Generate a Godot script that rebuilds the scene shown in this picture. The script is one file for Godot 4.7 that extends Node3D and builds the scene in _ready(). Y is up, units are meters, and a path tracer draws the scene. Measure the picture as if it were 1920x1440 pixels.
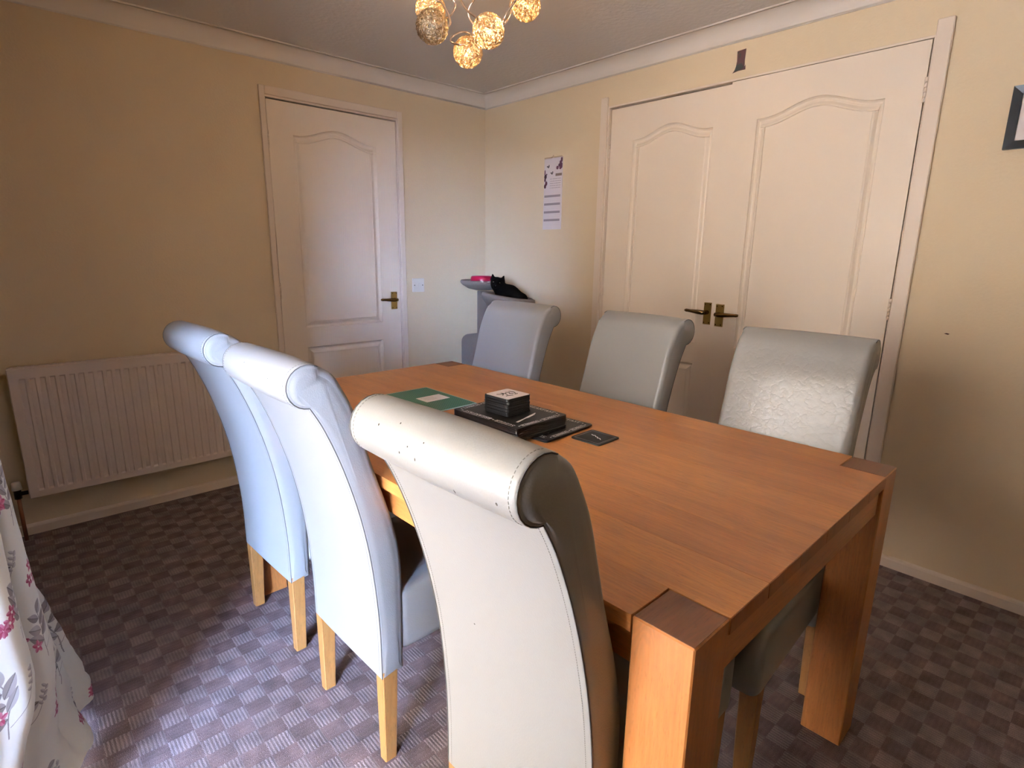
extends Node3D

# ---------------------------------------------------------------- camera, sky, light, exposure
const EYE := Vector3(-2.5948, 1.2514, 3.1335)
const YAW := 0.7409
const PITCH := -0.2294
const ROLL := 0.0139
const FOCAL := 1059.3            # pixels in the 1920x1440 frame
const EXPOSURE := 1.17
const LAMP_ENERGY := 0.06
const CEIL := 2.2431
const WEST := -2.78              # inner face of the patio wall
const BAY := -4.25                # glazing of the bay beyond that wall
const SOUTH := 4.3               # inner face of the wall behind the camera

var taken := {}
var M := {}
var rng := RandomNumberGenerator.new()


func _ready() -> void:
	rng.seed = 7
	var fwd := Vector3(sin(YAW) * cos(PITCH), sin(PITCH), -cos(YAW) * cos(PITCH))
	var rt := Vector3(cos(YAW), 0, sin(YAW))
	var upv := rt.cross(fwd)
	var c := cos(ROLL)
	var s := sin(ROLL)
	var cam := Camera3D.new()
	cam.name = "camera"
	cam.fov = rad_to_deg(2.0 * atan(720.0 / FOCAL))
	cam.near = 0.05
	cam.far = 60.0
	cam.transform = Transform3D(Basis(rt * c + upv * s, upv * c - rt * s, -fwd), EYE)
	add_child(cam)
	cam.current = true

	var env := Environment.new()
	env.background_mode = Environment.BG_SKY
	var sky := Sky.new()
	var sm := ProceduralSkyMaterial.new()
	sm.sky_top_color = Color(0.60, 0.715, 0.93)
	sm.sky_horizon_color = Color(0.72, 0.80, 0.94)
	sm.sky_curve = 0.15
	sm.ground_horizon_color = Color(0.50, 0.46, 0.38)
	sm.ground_bottom_color = Color(0.45, 0.41, 0.34)
	sm.sky_energy_multiplier = 10.5
	sm.ground_energy_multiplier = 1.0
	sky.sky_material = sm
	env.sky = sky
	env.ambient_light_source = Environment.AMBIENT_SOURCE_SKY
	env.tonemap_mode = Environment.TONE_MAPPER_LINEAR
	env.tonemap_exposure = EXPOSURE
	env.sdfgi_enabled = true
	env.ssao_enabled = true
	env.ssil_enabled = true
	var we := WorldEnvironment.new()
	we.name = "world"
	we.environment = env
	add_child(we)

	# the sun stands behind the house: it lights the garden, never the room itself
	var sun := DirectionalLight3D.new()
	sun.name = "sun"
	sun.light_color = Color(1.0, 0.875, 0.63)
	sun.light_energy = 15.0
	sun.light_angular_distance = 0.5
	sun.shadow_enabled = true
	add_child(sun)
	sun.look_at_from_position(Vector3.ZERO, Vector3(-0.42, -0.62, -0.66))

	make_materials()
	build_room()
	build_doors()
	build_table()
	build_chairs()
	build_radiator()
	build_curtain()
	build_ceiling_light()
	build_cat_corner()
	build_table_things()
	build_wall_things()


# ---------------------------------------------------------------- naming helpers
func numbered(n: String) -> String:
	if not taken.has(n):
		taken[n] = 0
		return n
	taken[n] += 1
	return "%s_%03d" % [n, taken[n]]


func tag(o: Node3D, label: String, category: String, group := "", kind := "") -> Node3D:
	o.set_meta("label", label)
	o.set_meta("category", category)
	if group:
		o.set_meta("group", group)
	if kind:
		o.set_meta("kind", kind)
	return o


func thing(n: String, label: String, category: String, at := Vector3.ZERO, turn := 0.0, group := "", kind := "") -> Node3D:
	var o := Node3D.new()
	o.name = numbered(n)
	add_child(o)
	o.position = at
	o.rotation.y = turn
	return tag(o, label, category, group, kind)


func part(n: String, mesh: Mesh, mat: Material, parent: Node3D, at := Vector3.ZERO) -> MeshInstance3D:
	var mi := MeshInstance3D.new()
	mi.mesh = mesh
	mi.material_override = mat
	mi.position = at
	if parent == self:
		mi.name = numbered(n)
		add_child(mi)
	else:
		var k := 0
		var nm := n
		while parent.has_node(NodePath(nm)):
			k += 1
			nm = "%s_%03d" % [n, k]
		mi.name = nm
		parent.add_child(mi)
	return mi


# ---------------------------------------------------------------- mesh helpers
func st_new(smooth := false) -> SurfaceTool:
	var st := SurfaceTool.new()
	st.begin(Mesh.PRIMITIVE_TRIANGLES)
	st.set_smooth_group(0 if smooth else -1)
	return st


func done(st: SurfaceTool) -> ArrayMesh:
	st.generate_normals()
	return st.commit()


func tri(st: SurfaceTool, a: Vector3, b: Vector3, c: Vector3, out: Vector3, ua := Vector2.ZERO, ub := Vector2.ZERO, uc := Vector2.ZERO) -> void:
	# clockwise seen from the side that «out» points to
	if (b - a).cross(c - a).dot(out) > 0.0:
		var t := b
		b = c
		c = t
		var tu := ub
		ub = uc
		uc = tu
	st.set_uv(ua)
	st.add_vertex(a)
	st.set_uv(ub)
	st.add_vertex(b)
	st.set_uv(uc)
	st.add_vertex(c)


func quad(st: SurfaceTool, a: Vector3, b: Vector3, c: Vector3, d: Vector3, out: Vector3, ua := Vector2.ZERO, ub := Vector2.ZERO, uc := Vector2.ZERO, ud := Vector2.ZERO) -> void:
	tri(st, a, b, c, out, ua, ub, uc)
	tri(st, a, c, d, out, ua, uc, ud)


# planar uv in metres, u along the grain
func guv(p: Vector3, n: Vector3, grain: int, off: Vector2) -> Vector2:
	var an := n.abs()
	var ax := 0
	if an.y >= an.x and an.y >= an.z:
		ax = 1
	elif an.z >= an.x and an.z >= an.y:
		ax = 2
	if ax == grain:
		return Vector2(p[(ax + 1) % 3] * 0.15, p[(ax + 2) % 3]) + off
	var other := 3 - ax - grain
	return Vector2(p[grain], p[other] + p[ax] * 0.37) + off


func box(st: SurfaceTool, ctr: Vector3, size: Vector3, ch := 0.0, grain := 0, off := Vector2.ZERO) -> void:
	var h := size * 0.5
	ch = minf(ch, minf(h.x, minf(h.y, h.z)) * 0.9)
	for ax in 3:
		var b := (ax + 1) % 3
		var c := (ax + 2) % 3
		for sg in [-1.0, 1.0]:
			var n := Vector3.ZERO
			n[ax] = sg
			var p := []
			for q in [[-1, -1], [1, -1], [1, 1], [-1, 1]]:
				var v := Vector3.ZERO
				v[ax] = sg * h[ax]
				v[b] = q[0] * (h[b] - ch)
				v[c] = q[1] * (h[c] - ch)
				p.append(v)
			quad(st, ctr + p[0], ctr + p[1], ctr + p[2], ctr + p[3], n, guv(p[0], n, grain, off), guv(p[1], n, grain, off), guv(p[2], n, grain, off), guv(p[3], n, grain, off))
	if ch <= 0.0:
		return
	for ax in 3:
		var b := (ax + 1) % 3
		var c := (ax + 2) % 3
		for sb in [-1.0, 1.0]:
			for sc in [-1.0, 1.0]:
				var n := Vector3.ZERO
				n[b] = sb
				n[c] = sc
				var p := []
				for q in [[-1, 0], [1, 0], [1, 1], [-1, 1]]:
					var v := Vector3.ZERO
					v[ax] = q[0] * (h[ax] - ch)
					v[b] = sb * (h[b] if q[1] == 0 else h[b] - ch)
					v[c] = sc * (h[c] - ch if q[1] == 0 else h[c])
					p.append(v)
				quad(st, ctr + p[0], ctr + p[1], ctr + p[2], ctr + p[3], n, guv(p[0], n, grain, off), guv(p[1], n, grain, off), guv(p[2], n, grain, off), guv(p[3], n, grain, off))
	for sx in [-1.0, 1.0]:
		for sy in [-1.0, 1.0]:
			for sz in [-1.0, 1.0]:
				var e := Vector3(sx, sy, sz)
				tri(st, ctr + e * Vector3(h.x, h.y - ch, h.z - ch), ctr + e * Vector3(h.x - ch, h.y, h.z - ch), ctr + e * Vector3(h.x - ch, h.y - ch, h.z), e, off, off, off)


func boxm(size: Vector3, ch := 0.0, grain := 0, off := Vector2.ZERO) -> ArrayMesh:
	var st := st_new()
	box(st, Vector3.ZERO, size, ch, grain, off)
	return done(st)


# a box of which every edge is rounded (superellipsoid of a cube's grid); top may be crowned
func soft_box(size: Vector3, r: float, crown := 0.0, n := 12) -> ArrayMesh:
	var st := st_new(true)
	var h := size * 0.5
	for ax in 3:
		var b := (ax + 1) % 3
		var c := (ax + 2) % 3
		for sg in [-1.0, 1.0]:
			var grid := []
			for i in n + 1:
				var row := []
				for j in n + 1:
					var v := Vector3.ZERO
					v[ax] = sg
					v[b] = edge_spread(i, n, r / h[b])
					v[c] = edge_spread(j, n, r / h[c])
					var p := v * h
					var core := Vector3(clampf(p.x, -h.x + r, h.x - r), clampf(p.y, -h.y + r, h.y - r), clampf(p.z, -h.z + r, h.z - r))
					var d := p - core
					if d.length() > 1e-6:
						p = core + d.normalized() * r
					if p.y > 0.0 and crown != 0.0:
						p.y += crown * (1.0 - pow(p.x / h.x, 2)) * (1.0 - pow(p.z / h.z, 2)) * clampf(p.y / h.y, 0, 1)
					row.append(p)
				grid.append(row)
			for i in n:
				for j in n:
					var n3 := Vector3.ZERO
					n3[ax] = sg
					quad(st, grid[i][j], grid[i + 1][j], grid[i + 1][j + 1], grid[i][j + 1], n3)
	return done(st)


func edge_spread(i: int, n: int, e: float) -> float:
	# points across [-1, 1] with three steps inside each rounded edge
	var k := 4
	e = clampf(e, 0.02, 0.9)
	if i <= k:
		return -1.0 + e * (1.0 - cos(PI * 0.5 * i / k)) if i < k else -1.0 + e
	if i >= n - k:
		return -edge_spread(n - i, n, e)
	return lerpf(-1.0 + e, 1.0 - e, float(i - k) / (n - 2 * k))


func tube(st: SurfaceTool, path: Array, r: float, sides := 8, closed := false, cap := true, taper := PackedFloat32Array()) -> void:
	var n := path.size()
	var rings := []
	var nrm := Vector3.ZERO
	for i in n:
		var t: Vector3
		if closed:
			t = (path[(i + 1) % n] - path[(i - 1 + n) % n]).normalized()
		else:
			t = (path[mini(i + 1, n - 1)] - path[maxi(i - 1, 0)]).normalized()
		if nrm == Vector3.ZERO:
			nrm = t.cross(Vector3.UP if absf(t.y) < 0.9 else Vector3.RIGHT).normalized()
		nrm = (nrm - t * nrm.dot(t)).normalized()
		var bi := t.cross(nrm)
		var ring := []
		var rr := r * (taper[i] if taper.size() == n else 1.0)
		for k in sides:
			var a := TAU * k / sides
			ring.append(path[i] + (nrm * cos(a) + bi * sin(a)) * rr)
		rings.append(ring)
	for i in (n if closed else n - 1):
		var A: Array = rings[i]
		var B: Array = rings[(i + 1) % n]
		var mid: Vector3 = (path[i] + path[(i + 1) % n]) * 0.5
		for k in sides:
			var k2 := (k + 1) % sides
			quad(st, A[k], B[k], B[k2], A[k2], (A[k] + B[k2]) * 0.5 - mid)
	if cap and not closed:
		for e in [0, n - 1]:
			var outd: Vector3 = path[e] - path[1 if e == 0 else n - 2]
			for k in sides:
				tri(st, path[e], rings[e][k], rings[e][(k + 1) % sides], outd)


func tubem(path: Array, r: float, sides := 8, closed := false, taper := PackedFloat32Array()) -> ArrayMesh:
	var st := st_new(true)
	tube(st, path, r, sides, closed, true, taper)
	return done(st)


# profile of (radius, y); turned round the y axis
func lathe(st: SurfaceTool, prof: Array, sides := 32, ctr := Vector3.ZERO) -> void:
	for i in prof.size() - 1:
		var p: Vector2 = prof[i]
		var q: Vector2 = prof[i + 1]
		var dir := q - p
		var o2 := Vector2(dir.y, -dir.x)
		for k in sides:
			var a := TAU * k / sides
			var b := TAU * (k + 1) / sides
			var ca := Vector3(cos(a), 0, sin(a))
			var cb := Vector3(cos(b), 0, sin(b))
			var cm := (ca + cb).normalized()
			var outd := cm * o2.x + Vector3.UP * o2.y
			if p.x > 1e-6:
				tri(st, ctr + ca * p.x + Vector3.UP * p.y, ctr + cb * p.x + Vector3.UP * p.y, ctr + cb * q.x + Vector3.UP * q.y, outd)
			if q.x > 1e-6:
				tri(st, ctr + ca * p.x + Vector3.UP * p.y, ctr + cb * q.x + Vector3.UP * q.y, ctr + ca * q.x + Vector3.UP * q.y, outd)


func lathem(prof: Array, sides := 32, smooth := true) -> ArrayMesh:
	var st := st_new(smooth)
	lathe(st, prof, sides)
	return done(st)


func smooth_path(pts: Array, per := 8, closed := false) -> Array:
	var r := []
	var n := pts.size()
	for i in (n if closed else n - 1):
		var p0 = pts[(i - 1 + n) % n] if closed or i > 0 else pts[i]
		var p1 = pts[i]
		var p2 = pts[(i + 1) % n]
		var p3 = pts[(i + 2) % n] if closed or i + 2 < n else p2
		for k in per:
			r.append(p1.cubic_interpolate(p2, p0, p3, float(k) / per))
	if not closed:
		r.append(pts[n - 1])
	return r


# a flat plate: polygon in local XY extruded along +z from 0 to depth, with a small bevel
func plate(st: SurfaceTool, poly: PackedVector2Array, depth: float, bevel := 0.0, z0 := 0.0) -> void:
	var n := poly.size()
	var ctr := Vector2.ZERO
	for p in poly:
		ctr += p / n
	var inner := PackedVector2Array()
	for i in n:
		if bevel > 0.0:
			var d0 := (poly[i] - poly[(i - 1 + n) % n]).normalized()
			var d1 := (poly[(i + 1) % n] - poly[i]).normalized()
			var nn := (Vector2(-d0.y, d0.x) + Vector2(-d1.y, d1.x))
			nn = nn / maxf(nn.length_squared() * 0.5, 0.3)
			if nn.dot(ctr - poly[i]) < 0.0:
				nn = -nn
			inner.append(poly[i] + nn * bevel)
		else:
			inner.append(poly[i])
	var ids := Geometry2D.triangulate_polygon(inner)
	var zt := z0 + depth
	for k in range(0, ids.size(), 3):
		var a := inner[ids[k]]
		var b := inner[ids[k + 1]]
		var c := inner[ids[k + 2]]
		tri(st, Vector3(a.x, a.y, zt), Vector3(b.x, b.y, zt), Vector3(c.x, c.y, zt), Vector3(0, 0, 1), a, b, c)
		tri(st, Vector3(a.x, a.y, z0), Vector3(b.x, b.y, z0), Vector3(c.x, c.y, z0), Vector3(0, 0, -1), a, b, c)
	for i in n:
		var j := (i + 1) % n
		var a := poly[i]
		var b := poly[j]
		var e := (b - a)
		var o := Vector2(e.y, -e.x)
		if o.dot((a + b) * 0.5 - ctr) < 0.0:
			o = -o
		var o3 := Vector3(o.x, o.y, 0)
		var zb := zt - bevel
		quad(st, Vector3(a.x, a.y, z0), Vector3(b.x, b.y, z0), Vector3(b.x, b.y, zb), Vector3(a.x, a.y, zb), o3, a, b, b, a)
		if bevel > 0.0:
			quad(st, Vector3(a.x, a.y, zb), Vector3(b.x, b.y, zb), Vector3(inner[j].x, inner[j].y, zt), Vector3(inner[i].x, inner[i].y, zt), o3.normalized() + Vector3(0, 0, 1), a, b, b, a)


func round_rect(w: float, h: float, r: float, k := 5) -> PackedVector2Array:
	var p := PackedVector2Array()
	for q in 4:
		var cx := (w * 0.5 - r) * (1 if q == 0 or q == 3 else -1)
		var cy := (h * 0.5 - r) * (1 if q < 2 else -1)
		for i in k + 1:
			var a := PI * 0.5 * (q + float(i) / k)
			p.append(Vector2(cx + cos(a) * r, cy + sin(a) * r))
	return p


# surface nets of the field f (negative inside) on a grid
func nets(st: SurfaceTool, lo: Vector3, hi: Vector3, cell: float, f: Callable) -> void:
	var nx := int(ceil((hi.x - lo.x) / cell)) + 1
	var ny := int(ceil((hi.y - lo.y) / cell)) + 1
	var nz := int(ceil((hi.z - lo.z) / cell)) + 1
	var val := PackedFloat32Array()
	val.resize(nx * ny * nz)
	for k in nz:
		for j in ny:
			for i in nx:
				val[(k * ny + j) * nx + i] = f.call(lo + Vector3(i, j, k) * cell)
	var vert := {}
	for k in nz - 1:
		for j in ny - 1:
			for i in nx - 1:
				var sum := Vector3.ZERO
				var cnt := 0
				var cs := []
				for q in 8:
					cs.append(val[((k + (q >> 2)) * ny + j + ((q >> 1) & 1)) * nx + i + (q & 1)])
				for e in [[0, 1], [2, 3], [4, 5], [6, 7], [0, 2], [1, 3], [4, 6], [5, 7], [0, 4], [1, 5], [2, 6], [3, 7]]:
					var a: float = cs[e[0]]
					var b: float = cs[e[1]]
					if (a < 0.0) != (b < 0.0):
						var t := a / (a - b)
						var pa := Vector3(e[0] & 1, (e[0] >> 1) & 1, e[0] >> 2)
						var pb := Vector3(e[1] & 1, (e[1] >> 1) & 1, e[1] >> 2)
						sum += pa.lerp(pb, t)
						cnt += 1
				if cnt:
					vert[(k * ny + j) * nx + i] = lo + (Vector3(i, j, k) + sum / cnt) * cell
	var stride := [1, nx, nx * ny]
	for k in range(1, nz - 1):
		for j in range(1, ny - 1):
			for i in range(1, nx - 1):
				var at := (k * ny + j) * nx + i
				for ax in 3:
					var a := val[at]
					var b := val[at + stride[ax]]
					if (a < 0.0) == (b < 0.0):
						continue
					var s1: int = stride[(ax + 1) % 3]
					var s2: int = stride[(ax + 2) % 3]
					var n := Vector3.ZERO
					n[ax] = 1.0 if a < 0.0 else -1.0
					if vert.has(at) and vert.has(at - s1) and vert.has(at - s2) and vert.has(at - s1 - s2):
						quad(st, vert[at], vert[at - s1], vert[at - s1 - s2], vert[at - s2], n)


func smin(a: float, b: float, k: float) -> float:
	var h := clampf(0.5 + 0.5 * (b - a) / k, 0.0, 1.0)
	return lerpf(b, a, h) - k * h * (1.0 - h)


func capsule(p: Vector3, a: Vector3, b: Vector3, ra: float, rb: float) -> float:
	var ab := b - a
	var t := clampf((p - a).dot(ab) / ab.length_squared(), 0.0, 1.0)
	return (p - a - ab * t).length() - lerpf(ra, rb, t)


# ---------------------------------------------------------------- textures and materials
func noise(w: int, h: int, freq: float, sd: int, oct := 3) -> Image:
	var n := FastNoiseLite.new()
	n.seed = sd
	n.frequency = freq
	n.fractal_octaves = oct
	n.noise_type = FastNoiseLite.TYPE_SIMPLEX_SMOOTH
	return n.get_seamless_image(w, h)


func tex(img: Image) -> ImageTexture:
	return ImageTexture.create_from_image(img)


func mat(n: String, col: Color, rough := 0.6, extra := {}) -> StandardMaterial3D:
	var m := StandardMaterial3D.new()
	m.resource_name = n
	m.albedo_color = col
	m.roughness = rough
	for k in extra:
		m.set(k, extra[k])
	M[n] = m
	return m


func bump(m: StandardMaterial3D, t: Texture2D, cm: float) -> void:
	m.heightmap_enabled = true
	m.heightmap_texture = t
	m.heightmap_scale = cm


func tripl(m: StandardMaterial3D, sc: float, world := false) -> void:
	m.uv1_triplanar = true
	m.uv1_world_triplanar = world
	m.uv1_scale = Vector3.ONE * sc


func wood_images() -> Array:
	# 1.2 m along the grain by 0.4 m across
	var w := 1024
	var h := 512
	var fine := noise(96, 512, 0.11, 3, 3)
	fine.resize(w, h, Image.INTERPOLATE_CUBIC)
	var wide := noise(32, 128, 0.045, 5, 3)
	wide.resize(w, h, Image.INTERPOLATE_CUBIC)
	var pore := noise(256, 512, 0.22, 9, 2)
	pore.resize(w, h, Image.INTERPOLATE_CUBIC)
	var fd := fine.get_data()
	var wd := wide.get_data()
	var pd := pore.get_data()
	var col := PackedByteArray()
	col.resize(w * h * 3)
	var hgt := PackedByteArray()
	hgt.resize(w * h)
	for i in w * h:
		var f := fd[i] / 255.0
		var g := wd[i] / 255.0
		var ring := 0.5 + 0.5 * sin(g * 46.0)
		var p := clampf((pd[i] / 255.0 - 0.66) * 5.0, 0.0, 1.0)
		var v := 0.90 + 0.08 * f + 0.05 * (ring - 0.5) + 0.10 * (g - 0.5) - 0.09 * p
		v = clampf(v, 0.0, 1.0)
		col[i * 3] = int(255 * v)
		col[i * 3 + 1] = int(255 * clampf(v - 0.030 * (1.0 - f) - 0.025 * ring, 0, 1))
		col[i * 3 + 2] = int(255 * clampf(v - 0.07 * (1.0 - f) - 0.05 * ring, 0, 1))
		hgt[i] = int(255 * clampf(0.8 - 0.6 * p - 0.2 * (1.0 - f), 0, 1))
	return [tex(Image.create_from_data(w, h, false, Image.FORMAT_RGB8, col)), tex(Image.create_from_data(w, h, false, Image.FORMAT_L8, hgt))]


func carpet_images() -> Array:
	# eight by eight blocks; the pale ones are ribbed along z, the dark ones along x, each block its own tone
	var n := 1024
	var nz := noise(n, n, 0.16, 21, 3).get_data()
	var nb := noise(n, n, 0.006, 22, 3).get_data()
	var rg := RandomNumberGenerator.new()
	rg.seed = 5
	var tone := []
	for k in 64:
		tone.append(rg.randf_range(-0.05, 0.05))
	var col := PackedByteArray()
	col.resize(n * n * 3)
	var hgt := PackedByteArray()
	hgt.resize(n * n)
	for y in n:
		var by := y >> 7
		var fy := (y & 127) / 128.0
		for x in n:
			var i := y * n + x
			var wob := nz[i] / 255.0 - 0.5
			var bx := ((x + int(wob * 16.0)) & 1023) >> 7
			var pale := (bx + (((y + int(wob * 14.0)) & 1023) >> 7)) & 1 == 0
			var rib: float
			var v: float
			if pale:
				rib = 0.5 + 0.5 * sin(((x & 127) / 128.0 * 7.0 + wob * 0.55) * TAU)
				v = 0.655 + 0.10 * rib
			else:
				rib = 0.5 + 0.5 * sin((fy * 4.0 + wob * 0.9) * TAU)
				v = 0.565 + 0.05 * rib
			v += wob * 0.40 + tone[by * 8 + bx] + (nb[i] / 255.0 - 0.5) * 0.22
			v = clampf(v, 0.05, 1.0)
			col[i * 3] = int(255 * v)
			col[i * 3 + 1] = int(255 * v * (0.97 if pale else 0.91))
			col[i * 3 + 2] = int(255 * v * (0.97 if pale else 0.89))
			hgt[i] = int(255 * clampf((0.45 + 0.45 * rib if pale else 0.35 + 0.2 * rib) + wob * 0.5, 0, 1))
	return [tex(Image.create_from_data(n, n, false, Image.FORMAT_RGB8, col)), tex(Image.create_from_data(n, n, false, Image.FORMAT_L8, hgt))]


func make_materials() -> void:
	var plaster := tex(noise(512, 512, 0.09, 31, 4))
	var m := mat("wall_paint", Color(0.85, 0.775, 0.655), 0.75)
	tripl(m, 1.6, true)
	bump(m, plaster, 0.05)
	m = mat("ceiling_paint", Color(0.84, 0.82, 0.80), 0.85)
	var artex := noise(512, 512, 0.045, 33, 4)
	tripl(m, 1.3, true)
	bump(m, tex(artex), 0.13)
	mat("coving_paint", Color(0.88, 0.85, 0.82), 0.6)
	mat("trim_paint", Color(0.88, 0.82, 0.76), 0.42)
	var dg := noise(64, 512, 0.10, 35, 3)
	dg.resize(1024, 512, Image.INTERPOLATE_CUBIC)
	var dg2 := Image.create_empty(512, 1024, false, Image.FORMAT_L8)
	dg.rotate_90(CLOCKWISE)
	dg2.blit_rect(dg, Rect2i(0, 0, 512, 1024), Vector2i.ZERO)
	m = mat("door_paint", Color(0.92, 0.87, 0.81), 0.4)
	bump(m, tex(dg2), 0.035)
	m.uv1_scale = Vector3(2.2, 0.9, 1)
	mat("gap_dark", Color(0.06, 0.045, 0.04), 0.9)

	var cp := carpet_images()
	m = mat("carpet", Color(0.68, 0.61, 0.60), 0.95, {"albedo_texture": cp[0], "rim_enabled": true, "rim": 0.12, "rim_tint": 0.7})
	bump(m, cp[1], 0.16)
	m.uv1_scale = Vector3(1.0 / 0.500, 1.0 / 0.432, 1)

	var wd := wood_images()
	for k in [["oak_top", Color(0.745, 0.49, 0.265), 0.33], ["oak_top_light", Color(0.765, 0.51, 0.275), 0.33], ["oak_top_dark", Color(0.725, 0.47, 0.25), 0.33], ["oak_leg", Color(0.705, 0.46, 0.245), 0.36], ["oak_end", Color(0.47, 0.29, 0.17), 0.42], ["oak_end_grain", Color(0.60, 0.37, 0.20), 0.42], ["oak_chair", Color(0.63, 0.455, 0.26), 0.4]]:
		m = mat(k[0], k[1], k[2], {"albedo_texture": wd[0]})
		bump(m, wd[1], 0.03)
		m.uv1_scale = Vector3(1.0 / 1.2, 1.0 / 0.4, 1)

	var pebble := tex(noise(512, 512, 0.16, 41, 3))
	var crease := noise(512, 512, 0.018, 43, 4)
	var cd := crease.get_data()
	var pb := noise(512, 512, 0.10, 44, 2).get_data()
	for i in cd.size():
		var v := absf(cd[i] / 255.0 - 0.5) * 2.0
		cd[i] = int(255 * clampf(pow(v, 0.5) * 0.9 + 0.1 * pb[i] / 255.0, 0, 1))
	var creased := tex(Image.create_from_data(512, 512, false, Image.FORMAT_L8, cd))
	m = mat("leather", Color(0.55, 0.547, 0.538), 0.36)
	tripl(m, 3.0)
	bump(m, pebble, 0.02)
	m = mat("leather_creased", Color(0.57, 0.56, 0.545), 0.27)
	tripl(m, 2.4)
	bump(m, creased, 0.065)
	mat("seam", Color(0.30, 0.29, 0.28), 0.7)
	mat("stitch", Color(0.42, 0.41, 0.39), 0.7)
	mat("thread", Color(0.86, 0.84, 0.80), 0.6)
	mat("scuff", Color(0.20, 0.17, 0.14), 0.8)

	mat("radiator_paint", Color(0.86, 0.80, 0.76), 0.35)
	mat("white_plastic", Color(0.86, 0.83, 0.80), 0.35)
	mat("dark_metal", Color(0.10, 0.09, 0.08), 0.45, {"metallic": 0.6})
	mat("copper", Color(0.55, 0.36, 0.26), 0.4, {"metallic": 0.9})
	mat("brass", Color(0.66, 0.55, 0.33), 0.28, {"metallic": 1.0})
	mat("brass_dark", Color(0.40, 0.31, 0.18), 0.25, {"metallic": 1.0})
	mat("chrome", Color(0.86, 0.80, 0.76), 0.14, {"metallic": 1.0})
	mat("wire", Color(0.82, 0.74, 0.62), 0.25, {"metallic": 1.0})
	mat("bulb_on", Color(1, 0.9, 0.7), 0.3, {"emission_enabled": true, "emission": Color(1.0, 0.80, 0.48), "emission_energy_multiplier": 5.0})
	mat("bulb_off", Color(0.85, 0.85, 0.85), 0.1)

	var fur := tex(noise(256, 256, 0.12, 51, 4))
	m = mat("plush", Color(0.46, 0.42, 0.39), 0.95, {"rim_enabled": true, "rim": 0.5, "rim_tint": 0.5})
	tripl(m, 6.0)
	bump(m, fur, 0.5)
	m = mat("sisal", Color(0.60, 0.55, 0.47), 0.9)
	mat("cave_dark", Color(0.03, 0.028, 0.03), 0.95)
	m = mat("cat_fur", Color(0.010, 0.009, 0.010), 0.8, {"metallic_specular": 0.2})
	tripl(m, 10.0)
	bump(m, fur, 0.15)
	mat("cat_ear", Color(0.05, 0.04, 0.04), 0.8)
	mat("cat_eye", Color(0.03, 0.035, 0.012), 0.2)
	mat("bowl_pink", Color(0.62, 0.03, 0.24), 0.35)

	mat("placemat_black", Color(0.040, 0.036, 0.040), 0.42)
	mat("placemat_edge", Color(0.055, 0.045, 0.045), 0.6)
	mat("print_white", Color(0.80, 0.78, 0.78), 0.5)
	mat("print_grey", Color(0.42, 0.40, 0.40), 0.5)
	mat("card_white", Color(0.95, 0.92, 0.94), 0.45)
	mat("ink", Color(0.06, 0.05, 0.07), 0.6)
	mat("frame_black", Color(0.035, 0.03, 0.033), 0.4)
	mat("paper", Color(0.92, 0.90, 0.91), 0.7)
	m = mat("glass", Color(0.95, 0.97, 0.97, 0.06), 0.02)
	m.transparency = BaseMaterial3D.TRANSPARENCY_ALPHA
	mat("paving", Color(0.66, 0.60, 0.50), 0.9)
	mat("foliage", Color(0.15, 0.20, 0.10), 0.9)
	mat("render_cream", Color(0.84, 0.74, 0.60), 0.9)
	mat("upvc", Color(0.85, 0.85, 0.85), 0.35)
	mat("tear_brown", Color(0.30, 0.18, 0.17), 0.8)
	mat("tear_green", Color(0.16, 0.17, 0.14), 0.8)


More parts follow.
